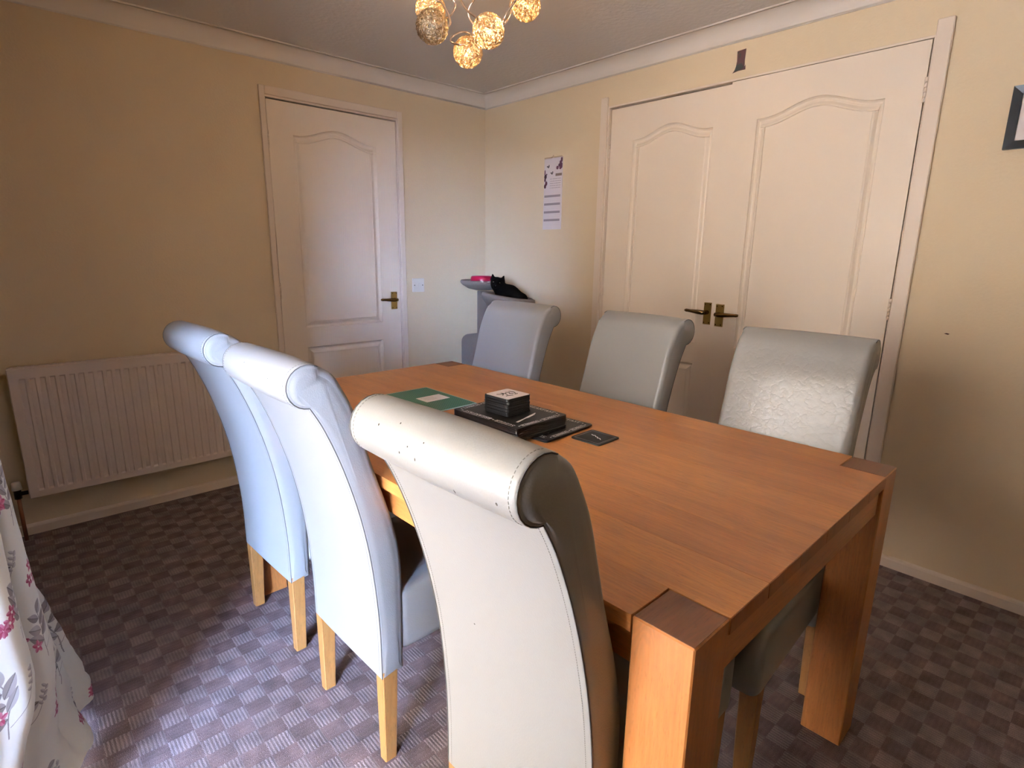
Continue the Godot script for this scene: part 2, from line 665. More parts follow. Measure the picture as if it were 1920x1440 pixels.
# ---------------------------------------------------------------- the room
func build_room() -> void:
	# floor of carpet
	var st := st_new()
	var c0 := Vector3(BAY, 0, -0.2)
	var c1 := Vector3(0.2, 0, SOUTH + 0.2)
	var uo := Vector2(2.3, -1.43)
	quad(st, c0, Vector3(c1.x, 0, c0.z), c1, Vector3(c0.x, 0, c1.z), Vector3.UP, Vector2(c0.x, c0.z) + uo, Vector2(c1.x, c0.z) + uo, Vector2(c1.x, c1.z) + uo, Vector2(c0.x, c1.z) + uo)
	box(st, Vector3((BAY + 0.2) * 0.5, -0.06, SOUTH * 0.5), Vector3(0.2 - BAY, 0.11, SOUTH + 0.39))
	tag(part("floor", done(st), M.carpet, self), "dark brown carpet woven in a checker of ribbed blocks", "carpet", "", "structure")

	st = st_new()
	box(st, Vector3(WEST * 0.5, CEIL + 0.1, SOUTH * 0.5), Vector3(-WEST + 0.4, 0.2, SOUTH + 0.4))
	tag(part("ceiling", done(st), M.ceiling_paint, self), "greyish white textured ceiling above the dining room", "ceiling", "", "structure")

	# wall with the single door and the radiator, with a recess for the door
	st = st_new()
	var x0 := -1.447
	var x1 := -0.682
	var yt := 2.003
	box(st, Vector3((WEST - 0.2 + x0) * 0.5, CEIL * 0.5, -0.05), Vector3(x0 - WEST + 0.2, CEIL, 0.1))
	box(st, Vector3((0.2 + x1) * 0.5, CEIL * 0.5, -0.05), Vector3(0.2 - x1, CEIL, 0.1))
	box(st, Vector3((x0 + x1) * 0.5, (CEIL + yt) * 0.5, -0.05), Vector3(x1 - x0, CEIL - yt, 0.1))
	box(st, Vector3((WEST + 0.0) * 0.5, CEIL * 0.5, -0.15), Vector3(-WEST + 0.4, CEIL, 0.1))
	tag(part("wall_back", done(st), M.wall_paint, self), "cream painted wall behind the radiator and the single door", "wall", "", "structure")

	# wall with the double doors
	st = st_new()
	var z0 := 1.036
	var z1 := 2.494
	yt = 2.016
	box(st, Vector3(0.05, CEIL * 0.5, (z0 - 0.0) * 0.5), Vector3(0.1, CEIL, z0))
	box(st, Vector3(0.05, CEIL * 0.5, (SOUTH + z1) * 0.5), Vector3(0.1, CEIL, SOUTH - z1))
	box(st, Vector3(0.05, (CEIL + yt) * 0.5, (z0 + z1) * 0.5), Vector3(0.1, CEIL - yt, z1 - z0))
	box(st, Vector3(0.15, CEIL * 0.5, SOUTH * 0.5), Vector3(0.1, CEIL, SOUTH))
	tag(part("wall_right", done(st), M.wall_paint, self), "cream painted wall around the double doors", "wall", "", "structure")

	# patio wall: an open doorway into a shallow glazed bay, through which the daylight comes
	st = st_new()
	var a := 1.62
	var b := 2.72
	var top := 2.05
	box(st, Vector3(WEST - 0.06, CEIL * 0.5, a * 0.5), Vector3(0.12, CEIL, a))
	box(st, Vector3(WEST - 0.06, CEIL * 0.5, (SOUTH + b) * 0.5), Vector3(0.12, CEIL, SOUTH - b))
	box(st, Vector3(WEST - 0.06, (CEIL + top) * 0.5, (a + b) * 0.5), Vector3(0.12, CEIL - top, b - a))
	# the bay: side walls, roof and floor, open to the front for the glazing
	var g0 := 0.95
	var g1 := 3.95
	var front := BAY
	var depth := WEST - 0.12 - front
	for z in [g0 - 0.05, g1 + 0.05]:
		box(st, Vector3(front + depth * 0.5, CEIL * 0.5, z), Vector3(depth, CEIL, 0.1))
	box(st, Vector3(front + depth * 0.5, (CEIL + top) * 0.5 + 0.02, (g0 + g1) * 0.5), Vector3(depth, CEIL - top, g1 - g0))
	tag(part("wall_left", done(st), M.wall_paint, self), "cream wall with the doorway into the glazed bay beside the floral curtain", "wall", "", "structure")
	st = st_new()
	box(st, Vector3(WEST * 0.5, CEIL * 0.5, SOUTH + 0.1), Vector3(-WEST + 0.4, CEIL, 0.2))
	tag(part("wall_front", done(st), M.wall_paint, self), "cream wall at the near end of the room", "wall", "", "structure")

	# glazed patio doors across the front of the bay
	var pd := thing("door_3", "white framed glazed patio doors across the front of the bay", "door", Vector3(front, 0, 0), 0.0, "", "structure")
	st = st_new()
	var mid := (g0 + g1) * 0.5
	var third := (g1 - g0) / 2.0
	for z in [g0 + 0.03, mid, g1 - 0.03]:
		box(st, Vector3(0, top * 0.5 + 0.01, z), Vector3(0.06, top + 0.02, 0.06), 0.004)
	for y in [0.03, top - 0.01]:
		box(st, Vector3(0, y, mid), Vector3(0.05, 0.06, g1 - g0 - 0.002), 0.004)
	part("door_frame", done(st), M.upvc, pd)
	for z in [(g0 + mid) * 0.5, (g1 + mid) * 0.5]:
		part("glass_pane", boxm(Vector3(0.006, top - 0.1, third - 0.05)), M.glass, pd, Vector3(0, top * 0.5, z))

	# the garden outside: paving and the sunlit rendered wall of the house across it
	st = st_new()
	box(st, Vector3(-14.4, -0.16, 0), Vector3(20.0, 0.1, 40.0))
	tag(part("ground", done(st), M.paving, self), "sunlit buff paved garden outside the patio door", "ground", "", "structure")
	st = st_new()
	box(st, Vector3(-9.6, 2.1, -2.4), Vector3(0.3, 4.42, 18.2))
	tag(part("wall_garden", done(st), M.render_cream, self), "cream rendered garden wall standing across the paving", "wall", "", "structure")
	st = st_new()
	box(st, Vector3(-10.9, 4.9, -2.5), Vector3(1.9, 10.0, 18.2), 0.4)
	tag(part("hedge", done(st), M.foliage, self), "tall dark conifer hedge behind the garden wall", "hedge", "", "structure")

	# coving: a hollow quarter round along the top of each wall
	var names := ["back wall", "double door wall", "patio wall", "near wall"]
	var runs := [[Vector3(WEST, 0, 0), Vector3(0, 0, 0), Vector3(0, 0, 1)], [Vector3(0, 0, 0), Vector3(0, 0, SOUTH), Vector3(-1, 0, 0)], [Vector3(WEST, 0, SOUTH), Vector3(WEST, 0, 0), Vector3(1, 0, 0)], [Vector3(0, 0, SOUTH), Vector3(WEST, 0, SOUTH), Vector3(0, 0, -1)]]
	var D := 0.078
	for r in 4:
		st = st_new(true)
		var prof := [Vector2(0.0, D), Vector2(0.004, D), Vector2(0.006, D - 0.006)]
		for k in 11:
			var t := PI * 0.5 * k / 10.0
			prof.append(Vector2(D - 0.004 - (D - 0.012) * cos(t), D - 0.004 - (D - 0.012) * sin(t)))
		prof.append_array([Vector2(D - 0.006, 0.006), Vector2(D, 0.004), Vector2(D, 0.0)])
		var p0: Vector3 = runs[r][0]
		var p1: Vector3 = runs[r][1]
		var nn: Vector3 = runs[r][2]
		var along := (p1 - p0).normalized()
		for k in prof.size() - 1:
			var q: Vector2 = prof[k]
			var w: Vector2 = prof[k + 1]
			var A := p0 + nn * q.x + Vector3.UP * (CEIL - q.y) + along * q.x
			var B := p1 + nn * q.x + Vector3.UP * (CEIL - q.y) - along * q.x
			var C := p1 + nn * w.x + Vector3.UP * (CEIL - w.y) - along * w.x
			var E := p0 + nn * w.x + Vector3.UP * (CEIL - w.y) + along * w.x
			quad(st, A, B, C, E, nn - Vector3.UP)
		tag(part("trim_%d" % (r + 1), done(st), M.coving_paint, self), "white hollow plaster coving along the top of the " + names[r], "coving", "", "structure")

	# skirting
	for s in [["back", "white skirting board along the wall below the radiator", [[Vector3(WEST, 0, 0), Vector3(-1.474, 0, 0)], [Vector3(-0.65, 0, 0), Vector3(0, 0, 0)]]], ["right", "white skirting board along the wall of the double doors", [[Vector3(0, 0, 0), Vector3(0, 0, 0.985)], [Vector3(0, 0, 2.545), Vector3(0, 0, SOUTH)]]]]:
		st = st_new()
		for run in s[2]:
			var p: Vector3 = run[0]
			var q: Vector3 = run[1]
			var inn := Vector3(0, 0, 1) if s[0] == "back" else Vector3(-1, 0, 0)
			var prof := [Vector2(0.015, 0.0), Vector2(0.015, 0.036), Vector2(0.012, 0.043), Vector2(0.006, 0.047), Vector2(0.0, 0.047)]
			for k in prof.size() - 1:
				var u: Vector2 = prof[k]
				var v: Vector2 = prof[k + 1]
				quad(st, p + inn * u.x + Vector3.UP * u.y, q + inn * u.x + Vector3.UP * u.y, q + inn * v.x + Vector3.UP * v.y, p + inn * v.x + Vector3.UP * v.y, inn + Vector3.UP)
			for e in [[p, p - q], [q, q - p]]:
				for k in prof.size() - 1:
					tri(st, e[0], e[0] + inn * prof[k].x + Vector3.UP * prof[k].y, e[0] + inn * prof[k + 1].x + Vector3.UP * prof[k + 1].y, e[1])
		tag(part("baseboard_" + s[0], done(st), M.trim_paint, self), s[1], "skirting board", "", "structure")


# ---------------------------------------------------------------- moulded doors
func arch_outline(l: float, r: float, b: float, t: float, rise: float, n := 28) -> PackedVector2Array:
	# counter-clockwise from bottom left; the top side swells up in the middle
	var p := PackedVector2Array([Vector2(l, b), Vector2(r, b), Vector2(r, t)])
	if rise > 0.0:
		for i in range(1, n):
			var k := float(i) / n
			p.append(Vector2(lerpf(r, l, k), t + rise * pow(sin(PI * clampf((k - 0.05) / 0.9, 0, 1)), 2)))
	p.append(Vector2(l, t))
	return p


func inset(poly: PackedVector2Array, d: float) -> PackedVector2Array:
	var n := poly.size()
	var r := PackedVector2Array()
	for i in n:
		var d0 := (poly[i] - poly[(i - 1 + n) % n]).normalized()
		var d1 := (poly[(i + 1) % n] - poly[i]).normalized()
		var nn := Vector2(-d0.y, d0.x) + Vector2(-d1.y, d1.x)
		r.append(poly[i] + nn / maxf(nn.length_squared() * 0.5, 0.4) * d)
	return r


# local frame: x along the wall, y up, z out; the face lies at z = 0
func door_leaf(w: float, h: float, pl: float, pr: float) -> ArrayMesh:
	var st := st_new()
	var th := 0.035
	var up := arch_outline(pl, pr, 0.815, 1.834, 0.052)
	var low := arch_outline(pl, pr, 0.215, 0.706, 0.0)
	var O := Vector3(0, 0, 1)
	var face := func(poly: PackedVector2Array):
		var ids := Geometry2D.triangulate_polygon(poly)
		for k in range(0, ids.size(), 3):
			var a := poly[ids[k]]
			var b := poly[ids[k + 1]]
			var c := poly[ids[k + 2]]
			tri(st, Vector3(a.x, a.y, 0), Vector3(b.x, b.y, 0), Vector3(c.x, c.y, 0), O, a, b, c)
	face.call(PackedVector2Array([Vector2(0, 0.008), Vector2(pl, 0.008), Vector2(pl, h), Vector2(0, h)]))
	face.call(PackedVector2Array([Vector2(pr, 0.008), Vector2(w, 0.008), Vector2(w, h), Vector2(pr, h)]))
	face.call(PackedVector2Array([Vector2(pl, 0.008), Vector2(pr, 0.008), Vector2(pr, 0.215), Vector2(pl, 0.215)]))
	face.call(PackedVector2Array([Vector2(pl, 0.706), Vector2(pr, 0.706), Vector2(pr, 0.815), Vector2(pl, 0.815)]))
	var head := PackedVector2Array([Vector2(pr, h), Vector2(pl, h)])
	for i in range(up.size() - 1, 1, -1):
		head.append(up[i])
	face.call(head)
	# moulding rings: (distance inwards, height)
	var prof := [Vector2(0, 0), Vector2(0.002, -0.007), Vector2(0.007, -0.0140), Vector2(0.013, -0.0165), Vector2(0.020, -0.0140), Vector2(0.030, -0.0055), Vector2(0.037, -0.0028), Vector2(0.039, -0.0072), Vector2(0.043, -0.0075)]
	for poly in [up, low]:
		var prev := inset(poly, 0.0)
		for k in range(1, prof.size()):
			var cur := inset(poly, prof[k].x)
			for i in poly.size():
				var j: int = (i + 1) % poly.size()
				quad(st, Vector3(prev[i].x, prev[i].y, prof[k - 1].y), Vector3(prev[j].x, prev[j].y, prof[k - 1].y), Vector3(cur[j].x, cur[j].y, prof[k].y), Vector3(cur[i].x, cur[i].y, prof[k].y), O, prev[i], prev[j], cur[j], cur[i])
			prev = cur
		var ids := Geometry2D.triangulate_polygon(prev)
		var zz: float = prof[prof.size() - 1].y
		for k in range(0, ids.size(), 3):
			var a := prev[ids[k]]
			var b := prev[ids[k + 1]]
			var c := prev[ids[k + 2]]
			tri(st, Vector3(a.x, a.y, zz), Vector3(b.x, b.y, zz), Vector3(c.x, c.y, zz), O, a, b, c)
	# edges and back
	var R := [Vector2(0, 0.008), Vector2(w, 0.008), Vector2(w, h), Vector2(0, h)]
	for i in 4:
		var a: Vector2 = R[i]
		var b: Vector2 = R[(i + 1) % 4]
		var o := Vector3((b - a).y, -(b - a).x, 0)
		quad(st, Vector3(a.x, a.y, 0), Vector3(b.x, b.y, 0), Vector3(b.x, b.y, -th), Vector3(a.x, a.y, -th), o, a, b, b, a)
	quad(st, Vector3(0, 0.008, -th), Vector3(w, 0.008, -th), Vector3(w, h, -th), Vector3(0, h, -th), -O)
	return done(st)


func add_handle(leaf: Node3D, x: float, y: float, dir: float) -> void:
	# backplate and lever of brass; the lever points along dir
	var st := st_new()
	plate(st, round_rect(0.041, 0.108, 0.002, 2), 0.007, 0.002)
	part("handle_plate", done(st), M.brass, leaf, Vector3(x, y, 0.0))
	st = st_new()
	for sx in [-1, 1]:
		for sy in [-1, 1]:
			var poly := PackedVector2Array()
			for k in 10:
				poly.append(Vector2(sx * 0.0135 + cos(TAU * k / 10) * 0.0028, sy * 0.045 + sin(TAU * k / 10) * 0.0028))
			plate(st, poly, 0.0012, 0.0, 0.007)
	part("handle_screw", done(st), M.brass_dark, leaf, Vector3(x, y, 0.0))
	st = st_new(true)
	tube(st, [Vector3(0, 0, 0.005), Vector3(0, 0, 0.02), Vector3(0, 0, 0.036)], 0.0105, 14)
	var path := [Vector3(-0.006 * dir, 0, 0.034), Vector3(0.012 * dir, 0.0, 0.038), Vector3(0.035 * dir, 0.001, 0.038), Vector3(0.075 * dir, 0.003, 0.036), Vector3(0.092 * dir, 0.004, 0.035), Vector3(0.098 * dir, 0.004, 0.034), Vector3(0.108 * dir, 0.004, 0.032)]
	tube(st, path, 0.0115, 14, false, true, PackedFloat32Array([0.85, 1.0, 0.95, 0.72, 0.66, 0.72, 0.5]))
	part("door_lever", done(st), M.brass_dark, leaf, Vector3(x, y + 0.006, 0.0))


func add_hinge(leaf: Node3D, x: float, y: float) -> void:
	var st := st_new(true)
	for k in 5:
		tube(st, [Vector3(0, -0.042 + k * 0.017, 0), Vector3(0, -0.042 + k * 0.017 + 0.0155, 0)], 0.0062 if k % 2 == 0 else 0.0056, 10)
	part("hinge", done(st), M.trim_paint, leaf, Vector3(x, y, 0.004))


func add_frame(d: Node3D, x0: float, x1: float, yt: float, ox0: float, ox1: float, oy: float, proud: float, head := true) -> void:
	# architrave of three boards and a thin lining round the leaf
	var st := st_new()
	var jamb := func(a: float, b: float, hgt: float):
		box(st, Vector3((a + b) * 0.5, hgt * 0.5, proud * 0.5), Vector3(b - a, hgt, proud), 0.003)
	jamb.call(ox0, x0 - 0.004, oy)
	jamb.call(x1 + 0.004, ox1, oy)
	if head:
		box(st, Vector3((x0 + x1) * 0.5, (yt + 0.010 + oy) * 0.5, proud * 0.5), Vector3(x1 - x0 + 0.008, oy - yt - 0.010, proud), 0.003)
	part("architrave", done(st), M.trim_paint, d)
	st = st_new()
	box(st, Vector3(x0 - 0.0035, yt * 0.5, -0.036), Vector3(0.009, yt, 0.076), 0.001)
	box(st, Vector3(x1 + 0.0035, yt * 0.5, -0.036), Vector3(0.009, yt, 0.076), 0.001)
	box(st, Vector3((x0 + x1) * 0.5, yt + 0.0045, -0.036), Vector3(x1 - x0 + 0.016, 0.009, 0.076), 0.001)
	part("door_lining", done(st), M.trim_paint, d)
	part("door_stop", boxm(Vector3(x1 - x0 - 0.01, yt - 0.004, 0.02)), M.gap_dark, d, Vector3((x0 + x1) * 0.5, yt * 0.5, -0.075))


func build_doors() -> void:
	# single door; local x is world x
	var d := thing("door_1", "white moulded single door with an arched upper panel beside the radiator", "door", Vector3.ZERO, 0.0, "", "structure")
	add_frame(d, -1.441, -0.688, 1.997, -1.473, -0.6506, 2.0475, 0.012)
	var leaf := part("door_leaf", door_leaf(0.744, 1.990, 0.128, 0.614), M.door_paint, d, Vector3(-1.4365, 0, -0.004))
	add_handle(leaf, 1.4365 - 0.738, 0.946, -1.0)
	for y in [1.80, 1.03, 0.22]:
		add_hinge(leaf, -0.004, y)
	# pair of doors; local x is world z
	d = thing("door_2", "pair of white moulded doors with arched panels and brass handles", "door", Vector3.ZERO, -PI * 0.5, "", "structure")
	add_frame(d, 1.043, 2.487, 2.010, 0.995, 2.5426, 2.064, 0.016, false)
	leaf = part("door_leaf", door_leaf(0.690, 2.004, 0.148, 0.602), M.door_paint, d, Vector3(1.0475, 0, -0.018))
	leaf.set_meta("label", "left leaf, set back behind its neighbour")
	add_handle(leaf, 0.662, 0.968, -1.0)
	for y in [1.80, 1.03, 0.22]:
		add_hinge(leaf, -0.004, y)
	part("rebate_gap", boxm(Vector3(0.0075, 0.100, 0.004)), M.gap_dark, d, Vector3(1.7335, 1.950, -0.0165))
	leaf = part("door_leaf", door_leaf(0.7435, 2.0065, 0.131, 0.621), M.door_paint, d, Vector3(1.739, 0, 0.004))
	leaf.set_meta("label", "right leaf, standing slightly proud")
	add_handle(leaf, 0.045, 0.966, 1.0)
	for y in [1.84, 1.052, 0.22]:
		add_hinge(leaf, 0.747, y)


# ---------------------------------------------------------------- table
func build_table() -> void:
	var rot := 0.0185
	var L := 1.773
	var W := 0.965
	var H := 0.7555
	var lw := 0.098
	var len_dir := Vector3(sin(rot), 0, cos(rot))
	var wid_dir := Vector3(-cos(rot), 0, sin(rot))
	var ctr := Vector3(-1.059, 0, 1.0701) - len_dir * 0.03 + len_dir * L * 0.5 + wid_dir * W * 0.5
	var t := thing("dining_table", "long honey oak dining table with square corner legs showing through the top", "table", ctr, rot)
	# boards of the top; the outer pair stop between the legs
	var nb := 8
	var inner := W - 2.0 * lw
	var bw := inner / (nb - 2)
	var mats := [M.oak_top, M.oak_top_light, M.oak_top_dark, M.oak_top, M.oak_top_light, M.oak_top, M.oak_top_dark, M.oak_top_light]
	var g := 0.0004
	for k in nb:
		var wv := lw if k == 0 or k == nb - 1 else bw
		var xc := -W * 0.5 + lw * 0.5 if k == 0 else (W * 0.5 - lw * 0.5 if k == nb - 1 else -inner * 0.5 + bw * (k - 0.5))
		var ln := L - 2.0 * lw - 0.002 if k == 0 or k == nb - 1 else L
		part("top_board", boxm(Vector3(wv - g * (0.5 if k % 2 else 1.0), 0.028, ln), 0.0004, 2, Vector2(k * 0.37, k * 0.123)), mats[k], t, Vector3(xc, H - 0.014, 0))
	for sx in [-1.0, 1.0]:
		for sz in [-1.0, 1.0]:
			var leg := part("leg", boxm(Vector3(lw - 0.001, H - 0.001, lw - 0.001), 0.0022, 1, Vector2(sx * 0.2 + sz * 0.51, sz * 0.13)), M.oak_leg, t, Vector3(sx * (W - lw) * 0.5, (H - 0.001) * 0.5, sz * (L - lw) * 0.5))
			part("end_grain", boxm(Vector3(lw - 0.0055, 0.0012, lw - 0.0055), 0.0003, 0, Vector2(sx * 0.3, sz * 0.17)), M.oak_end, leg, Vector3(0, (H - 0.001) * 0.5 + 0.0002, 0))
	for sx in [-1.0, 1.0]:
		part("apron", boxm(Vector3(0.022, 0.070, L - 2.0 * lw), 0.0015, 2, Vector2(0.4, sx * 0.2)), M.oak_leg, t, Vector3(sx * (W * 0.5 - 0.034), H - 0.028 - 0.035, 0))
	for sz in [-1.0, 1.0]:
		part("apron", boxm(Vector3(W - 2.0 * lw, 0.070, 0.022), 0.0015, 0, Vector2(0.7, sz * 0.2)), M.oak_leg, t, Vector3(0, H - 0.028 - 0.035, sz * (L * 0.5 - 0.0195)))
		for k in range(1, nb - 1):
			part("board_end", boxm(Vector3(bw - 0.0015, 0.0262, 0.0014), 0.0004, 1, Vector2(k * 0.3, sz * 0.2)), M.oak_end_grain, t, Vector3(-inner * 0.5 + bw * (k - 0.5), H - 0.014, sz * (L * 0.5 + 0.0003)))


# ---------------------------------------------------------------- chairs
var back_pts: Array = []       # outline (u back, y up), counter-clockwise seen from +x
var back_nrm: Array = []
var back_soft: Array = []      # rounding radius at the two ends
var crease_at := 0
const HW := 0.180


func back_outline() -> void:
	var rear := smooth_path([Vector2(0.001, 0.245), Vector2(0.002, 0.40), Vector2(0.0156, 0.56), Vector2(0.038, 0.685), Vector2(0.070, 0.80), Vector2(0.105, 0.892), Vector2(0.1330, 0.9455)], 5)
	crease_at = rear.size() - 1
	var roll := []
	var cc := Vector2(0.1335, 0.9885)
	var r := 0.0452
	for k in range(1, 15):
		var a := -PI * 0.5 + (PI * 1.16) * k / 14.0
		roll.append(cc + Vector2(cos(a), sin(a)) * r * (1.0 + 0.03 * sin(a)))
	var front := smooth_path([roll[roll.size() - 1], Vector2(0.077, 1.005), Vector2(0.054, 0.965), Vector2(0.034, 0.92), Vector2(0.014, 0.85), Vector2(-0.007, 0.775), Vector2(-0.031, 0.70), Vector2(-0.053, 0.62), Vector2(-0.066, 0.53), Vector2(-0.066, 0.40), Vector2(-0.062, 0.245)], 4)
	front.remove_at(0)
	back_pts = rear + roll + front
	var n := back_pts.size()
	for i in n:
		var d: Vector2 = (back_pts[(i + 1) % n] - back_pts[(i - 1 + n) % n]).normalized()
		if i == 0:
			d = Vector2(0.7, 0.7)
		if i == n - 1:
			d = Vector2(0.7, -0.7)
		back_nrm.append(Vector2(d.y, -d.x))
		back_soft.append(0.005 if i <= crease_at else (0.007 if i <= crease_at + 14 else 0.016))


func back_point(i: int, s: float) -> Vector3:
	# point of the upholstery at outline index i, s in -1..1 across
	var n: Vector2 = back_nrm[i]
	var soft: float = back_soft[i]
	var edge := (1.0 - absf(s)) * HW
	var d := 0.0
	if edge < soft:
		var k := 1.0 - edge / soft
		d = soft * (1.0 - sqrt(maxf(0.0, 1.0 - k * k)))
	var swell := (0.0045 if i > crease_at + 14 else (0.0015 if i <= crease_at else 0.003)) * (1.0 - s * s)
	var p: Vector2 = back_pts[i] - n * (d - swell)
	return Vector3(s * HW, p.y, p.x)


func make_back() -> ArrayMesh:
	var st := st_new(true)
	var n := back_pts.size()
	var ss := []
	for k in 9:
		ss.append(-1.0 + (0.018 / HW) * (1.0 - cos(PI * 0.5 * k / 8.0)))
	for k in range(1, 12):
		ss.append(lerpf(-1.0 + 0.018 / HW, 1.0 - 0.018 / HW, k / 12.0))
	for k in 9:
		ss.append(1.0 - (0.018 / HW) * (1.0 - cos(PI * 0.5 * (8 - k) / 8.0)))
	for j in ss.size() - 1:
		for i in n:
			var i2 := (i + 1) % n
			st.set_smooth_group(1 if i < crease_at else (2 if i < n - 1 else 3))
			var nn: Vector2 = back_nrm[i] + back_nrm[i2]
			if i == n - 1:
				nn = Vector2(0, -1)
			quad(st, back_point(i, ss[j]), back_point(i2, ss[j]), back_point(i2, ss[j + 1]), back_point(i, ss[j + 1]), Vector3(0, nn.y, nn.x))
	st.set_smooth_group(-1)
	for sg in [-1.0, 1.0]:
		st.set_smooth_group(5)
		var rings := []
		for q in [[0.0, 0.0], [0.002, 0.0006], [0.005, 0.0020], [0.009, 0.0034], [0.013, 0.0040]]:
			var ring := []
			for i in n:
				var p := back_point(i, sg)
				var m: Vector2 = back_nrm[i]
				# keep the inset small where the back is thin at its foot and in the crease
				var d: float = q[0] * (0.35 if i < 3 or i > n - 4 else clampf((absi(i - crease_at) - 0.5) * 0.22, 0.0, 1.0))
				ring.append(Vector3(sg * (HW + q[1] * (1.0 if i > crease_at and i < crease_at + 18 else 0.55)), p.y - m.y * d, p.z - m.x * d))
			rings.append(ring)
		for q in rings.size() - 1:
			for i in n:
				var j := (i + 1) % n
				quad(st, rings[q][i], rings[q][j], rings[q + 1][j], rings[q + 1][i], Vector3(sg, 0, 0))
		var last: Array = rings[rings.size() - 1]
		var poly := PackedVector2Array()
		for p in last:
			poly.append(Vector2(p.z, p.y))
		var ids := Geometry2D.triangulate_polygon(poly)
		if ids.is_empty():
			push_warning("cap of a chair back has no faces")
		for k in range(0, ids.size(), 3):
			tri(st, last[ids[k]], last[ids[k + 1]], last[ids[k + 2]], Vector3(sg, 0, 0))
	return done(st)


func chair_leg(front: bool) -> ArrayMesh:
	# square leg that tapers to the foot; a back leg is swept backwards a little
	var st := st_new()
	var rows := [[0.262, 0.042, 0.034], [0.12, 0.037, 0.030], [0.0, 0.032, 0.0265]]
	if front:
		rows = [[0.31, 0.042, 0.042], [0.12, 0.037, 0.037], [0.0, 0.031, 0.031]]
	var rings := []
	for r in rows:
		var y: float = r[0]
		var dz: float = r[1]
		var dx: float = r[2]
		var ring := []
		var c := 0.0022
		for q in [[-1, -1, 0], [-1, -1, 1], [1, -1, 1], [1, -1, 0], [1, 1, 0], [1, 1, 1], [-1, 1, 1], [-1, 1, 0]]:
			# rear face stays flush at z = 0
			var hx := dx * 0.5
			var px: float = q[0] * (hx - (c if q[2] == 1 else 0.0))
			var pz: float = -dz * 0.5 + q[1] * (dz * 0.5 - (0.0 if q[2] == 1 else c))
			ring.append(Vector3(px, y, pz))
		rings.append(ring)
	for k in rings.size() - 1:
		for i in 8:
			var j := (i + 1) % 8
			var a: Vector3 = rings[k][i]
			var b: Vector3 = rings[k][j]
			var c2: Vector3 = rings[k + 1][j]
			var d: Vector3 = rings[k + 1][i]
			var o := (a + b) * 0.5 - Vector3(0, a.y, -0.018)
			quad(st, a, b, c2, d, o, Vector2(a.y, i * 0.02), Vector2(b.y, i * 0.02 + 0.02), Vector2(c2.y, i * 0.02 + 0.02), Vector2(d.y, i * 0.02))
	for e in [0, rings.size() - 1]:
		for i in range(1, 7):
			tri(st, rings[e][0], rings[e][i], rings[e][i + 1], Vector3.UP if e == 0 else Vector3.DOWN)
	return done(st)


func make_chair(label: String) -> Node3D:
	var t := thing("dining_chair", label, "chair", Vector3.ZERO, 0.0, "white leather scroll back dining chairs around the table")
	var back := part("backrest", make_back(), M.leather, t)
	# corner seams: up each rear edge and round each end of the roll
	var st := st_new(true)
	for sg in [-1.0, 1.0]:
		var path := []
		for i in range(0, crease_at + 15):
			var p := back_point(i, sg * (1.0 - 0.0022 / HW))
			var n: Vector2 = back_nrm[i]
			path.append(p + Vector3(sg * 0.0006, n.y * 0.0004, n.x * 0.0004))
		tube(st, path, 0.0011, 5)
	part("seam", done(st), M.seam, back)
	# rows of small stitches: round the roll inside each end, down the rear panel and under the roll
	st = st_new()
	var stitch := func(a: Vector3, b: Vector3, out: Vector3):
		var dirv := (b - a)
		var sidev := dirv.cross(out).normalized() * 0.00038
		var o := out.normalized() * 0.0004
		quad(st, a + sidev + o, b + sidev + o, b - sidev + o, a - sidev + o, out)
		quad(st, a + sidev + o, b + sidev + o, b + sidev - o, a + sidev - o, sidev)
		quad(st, a - sidev + o, b - sidev + o, b - sidev - o, a - sidev - o, -sidev)
	for sg in [-1.0, 1.0]:
		for i in range(0, crease_at + 13):
			var s: float = sg * (1.0 - 0.013 / HW)
			var nn := Vector3(0, back_nrm[i].y, back_nrm[i].x)
			var a := back_point(i, s)
			var b := back_point(i + 1, s)
			var cnt := maxi(1, int(a.distance_to(b) / 0.0042))
			for k in cnt:
				stitch.call(a.lerp(b, (k + 0.1) / cnt), a.lerp(b, (k + 0.72) / cnt), nn)
	part("stitching", done(st), M.stitch, back).set_meta("kind", "stuff")
	st = st_new()
	# two pale rows that sag in the middle, under the roll
	for off in [0.040, 0.047]:
		for k in 46:
			var q := []
			for e in [k, k + 0.62]:
				var sx: float = lerpf(-0.45, 0.60, e / 46.0)
				var d: float = off + 0.014 * (1.0 - pow((sx - 0.075) / 0.53, 2))
				var f := crease_at - 1
				var run: float = back_pts[crease_at].distance_to(back_pts[f])
				while d > run and f > 0:
					f -= 1
					run += back_pts[f + 1].distance_to(back_pts[f])
				var seg: float = back_pts[f + 1].distance_to(back_pts[f])
				var a := back_point(f, sx)
				var b := back_point(f + 1, sx)
				q.append(a.lerp(b, (run - d) / seg))
			stitch.call(q[0], q[1], Vector3(0, -0.45, 0.9))
	part("pale_stitching", done(st), M.thread, back).set_meta("kind", "stuff")
	var seat := part("seat", soft_box(Vector3(2 * HW - 0.004, 0.175, 0.454), 0.026, 0.014, 14), M.leather, t, Vector3(0, 0.3725, -0.052 - 0.227))
	seat.set_meta("label", "deep box cushion seat")
	var lf := chair_leg(false)
	var ff := chair_leg(true)
	for sg in [-1.0, 1.0]:
		part("leg", lf, M.oak_chair, t, Vector3(sg * (HW - 0.003 - 0.0135), 0, 0.0))
		part("leg", ff, M.oak_chair, t, Vector3(sg * (HW - 0.028), 0, -0.442))
	return t


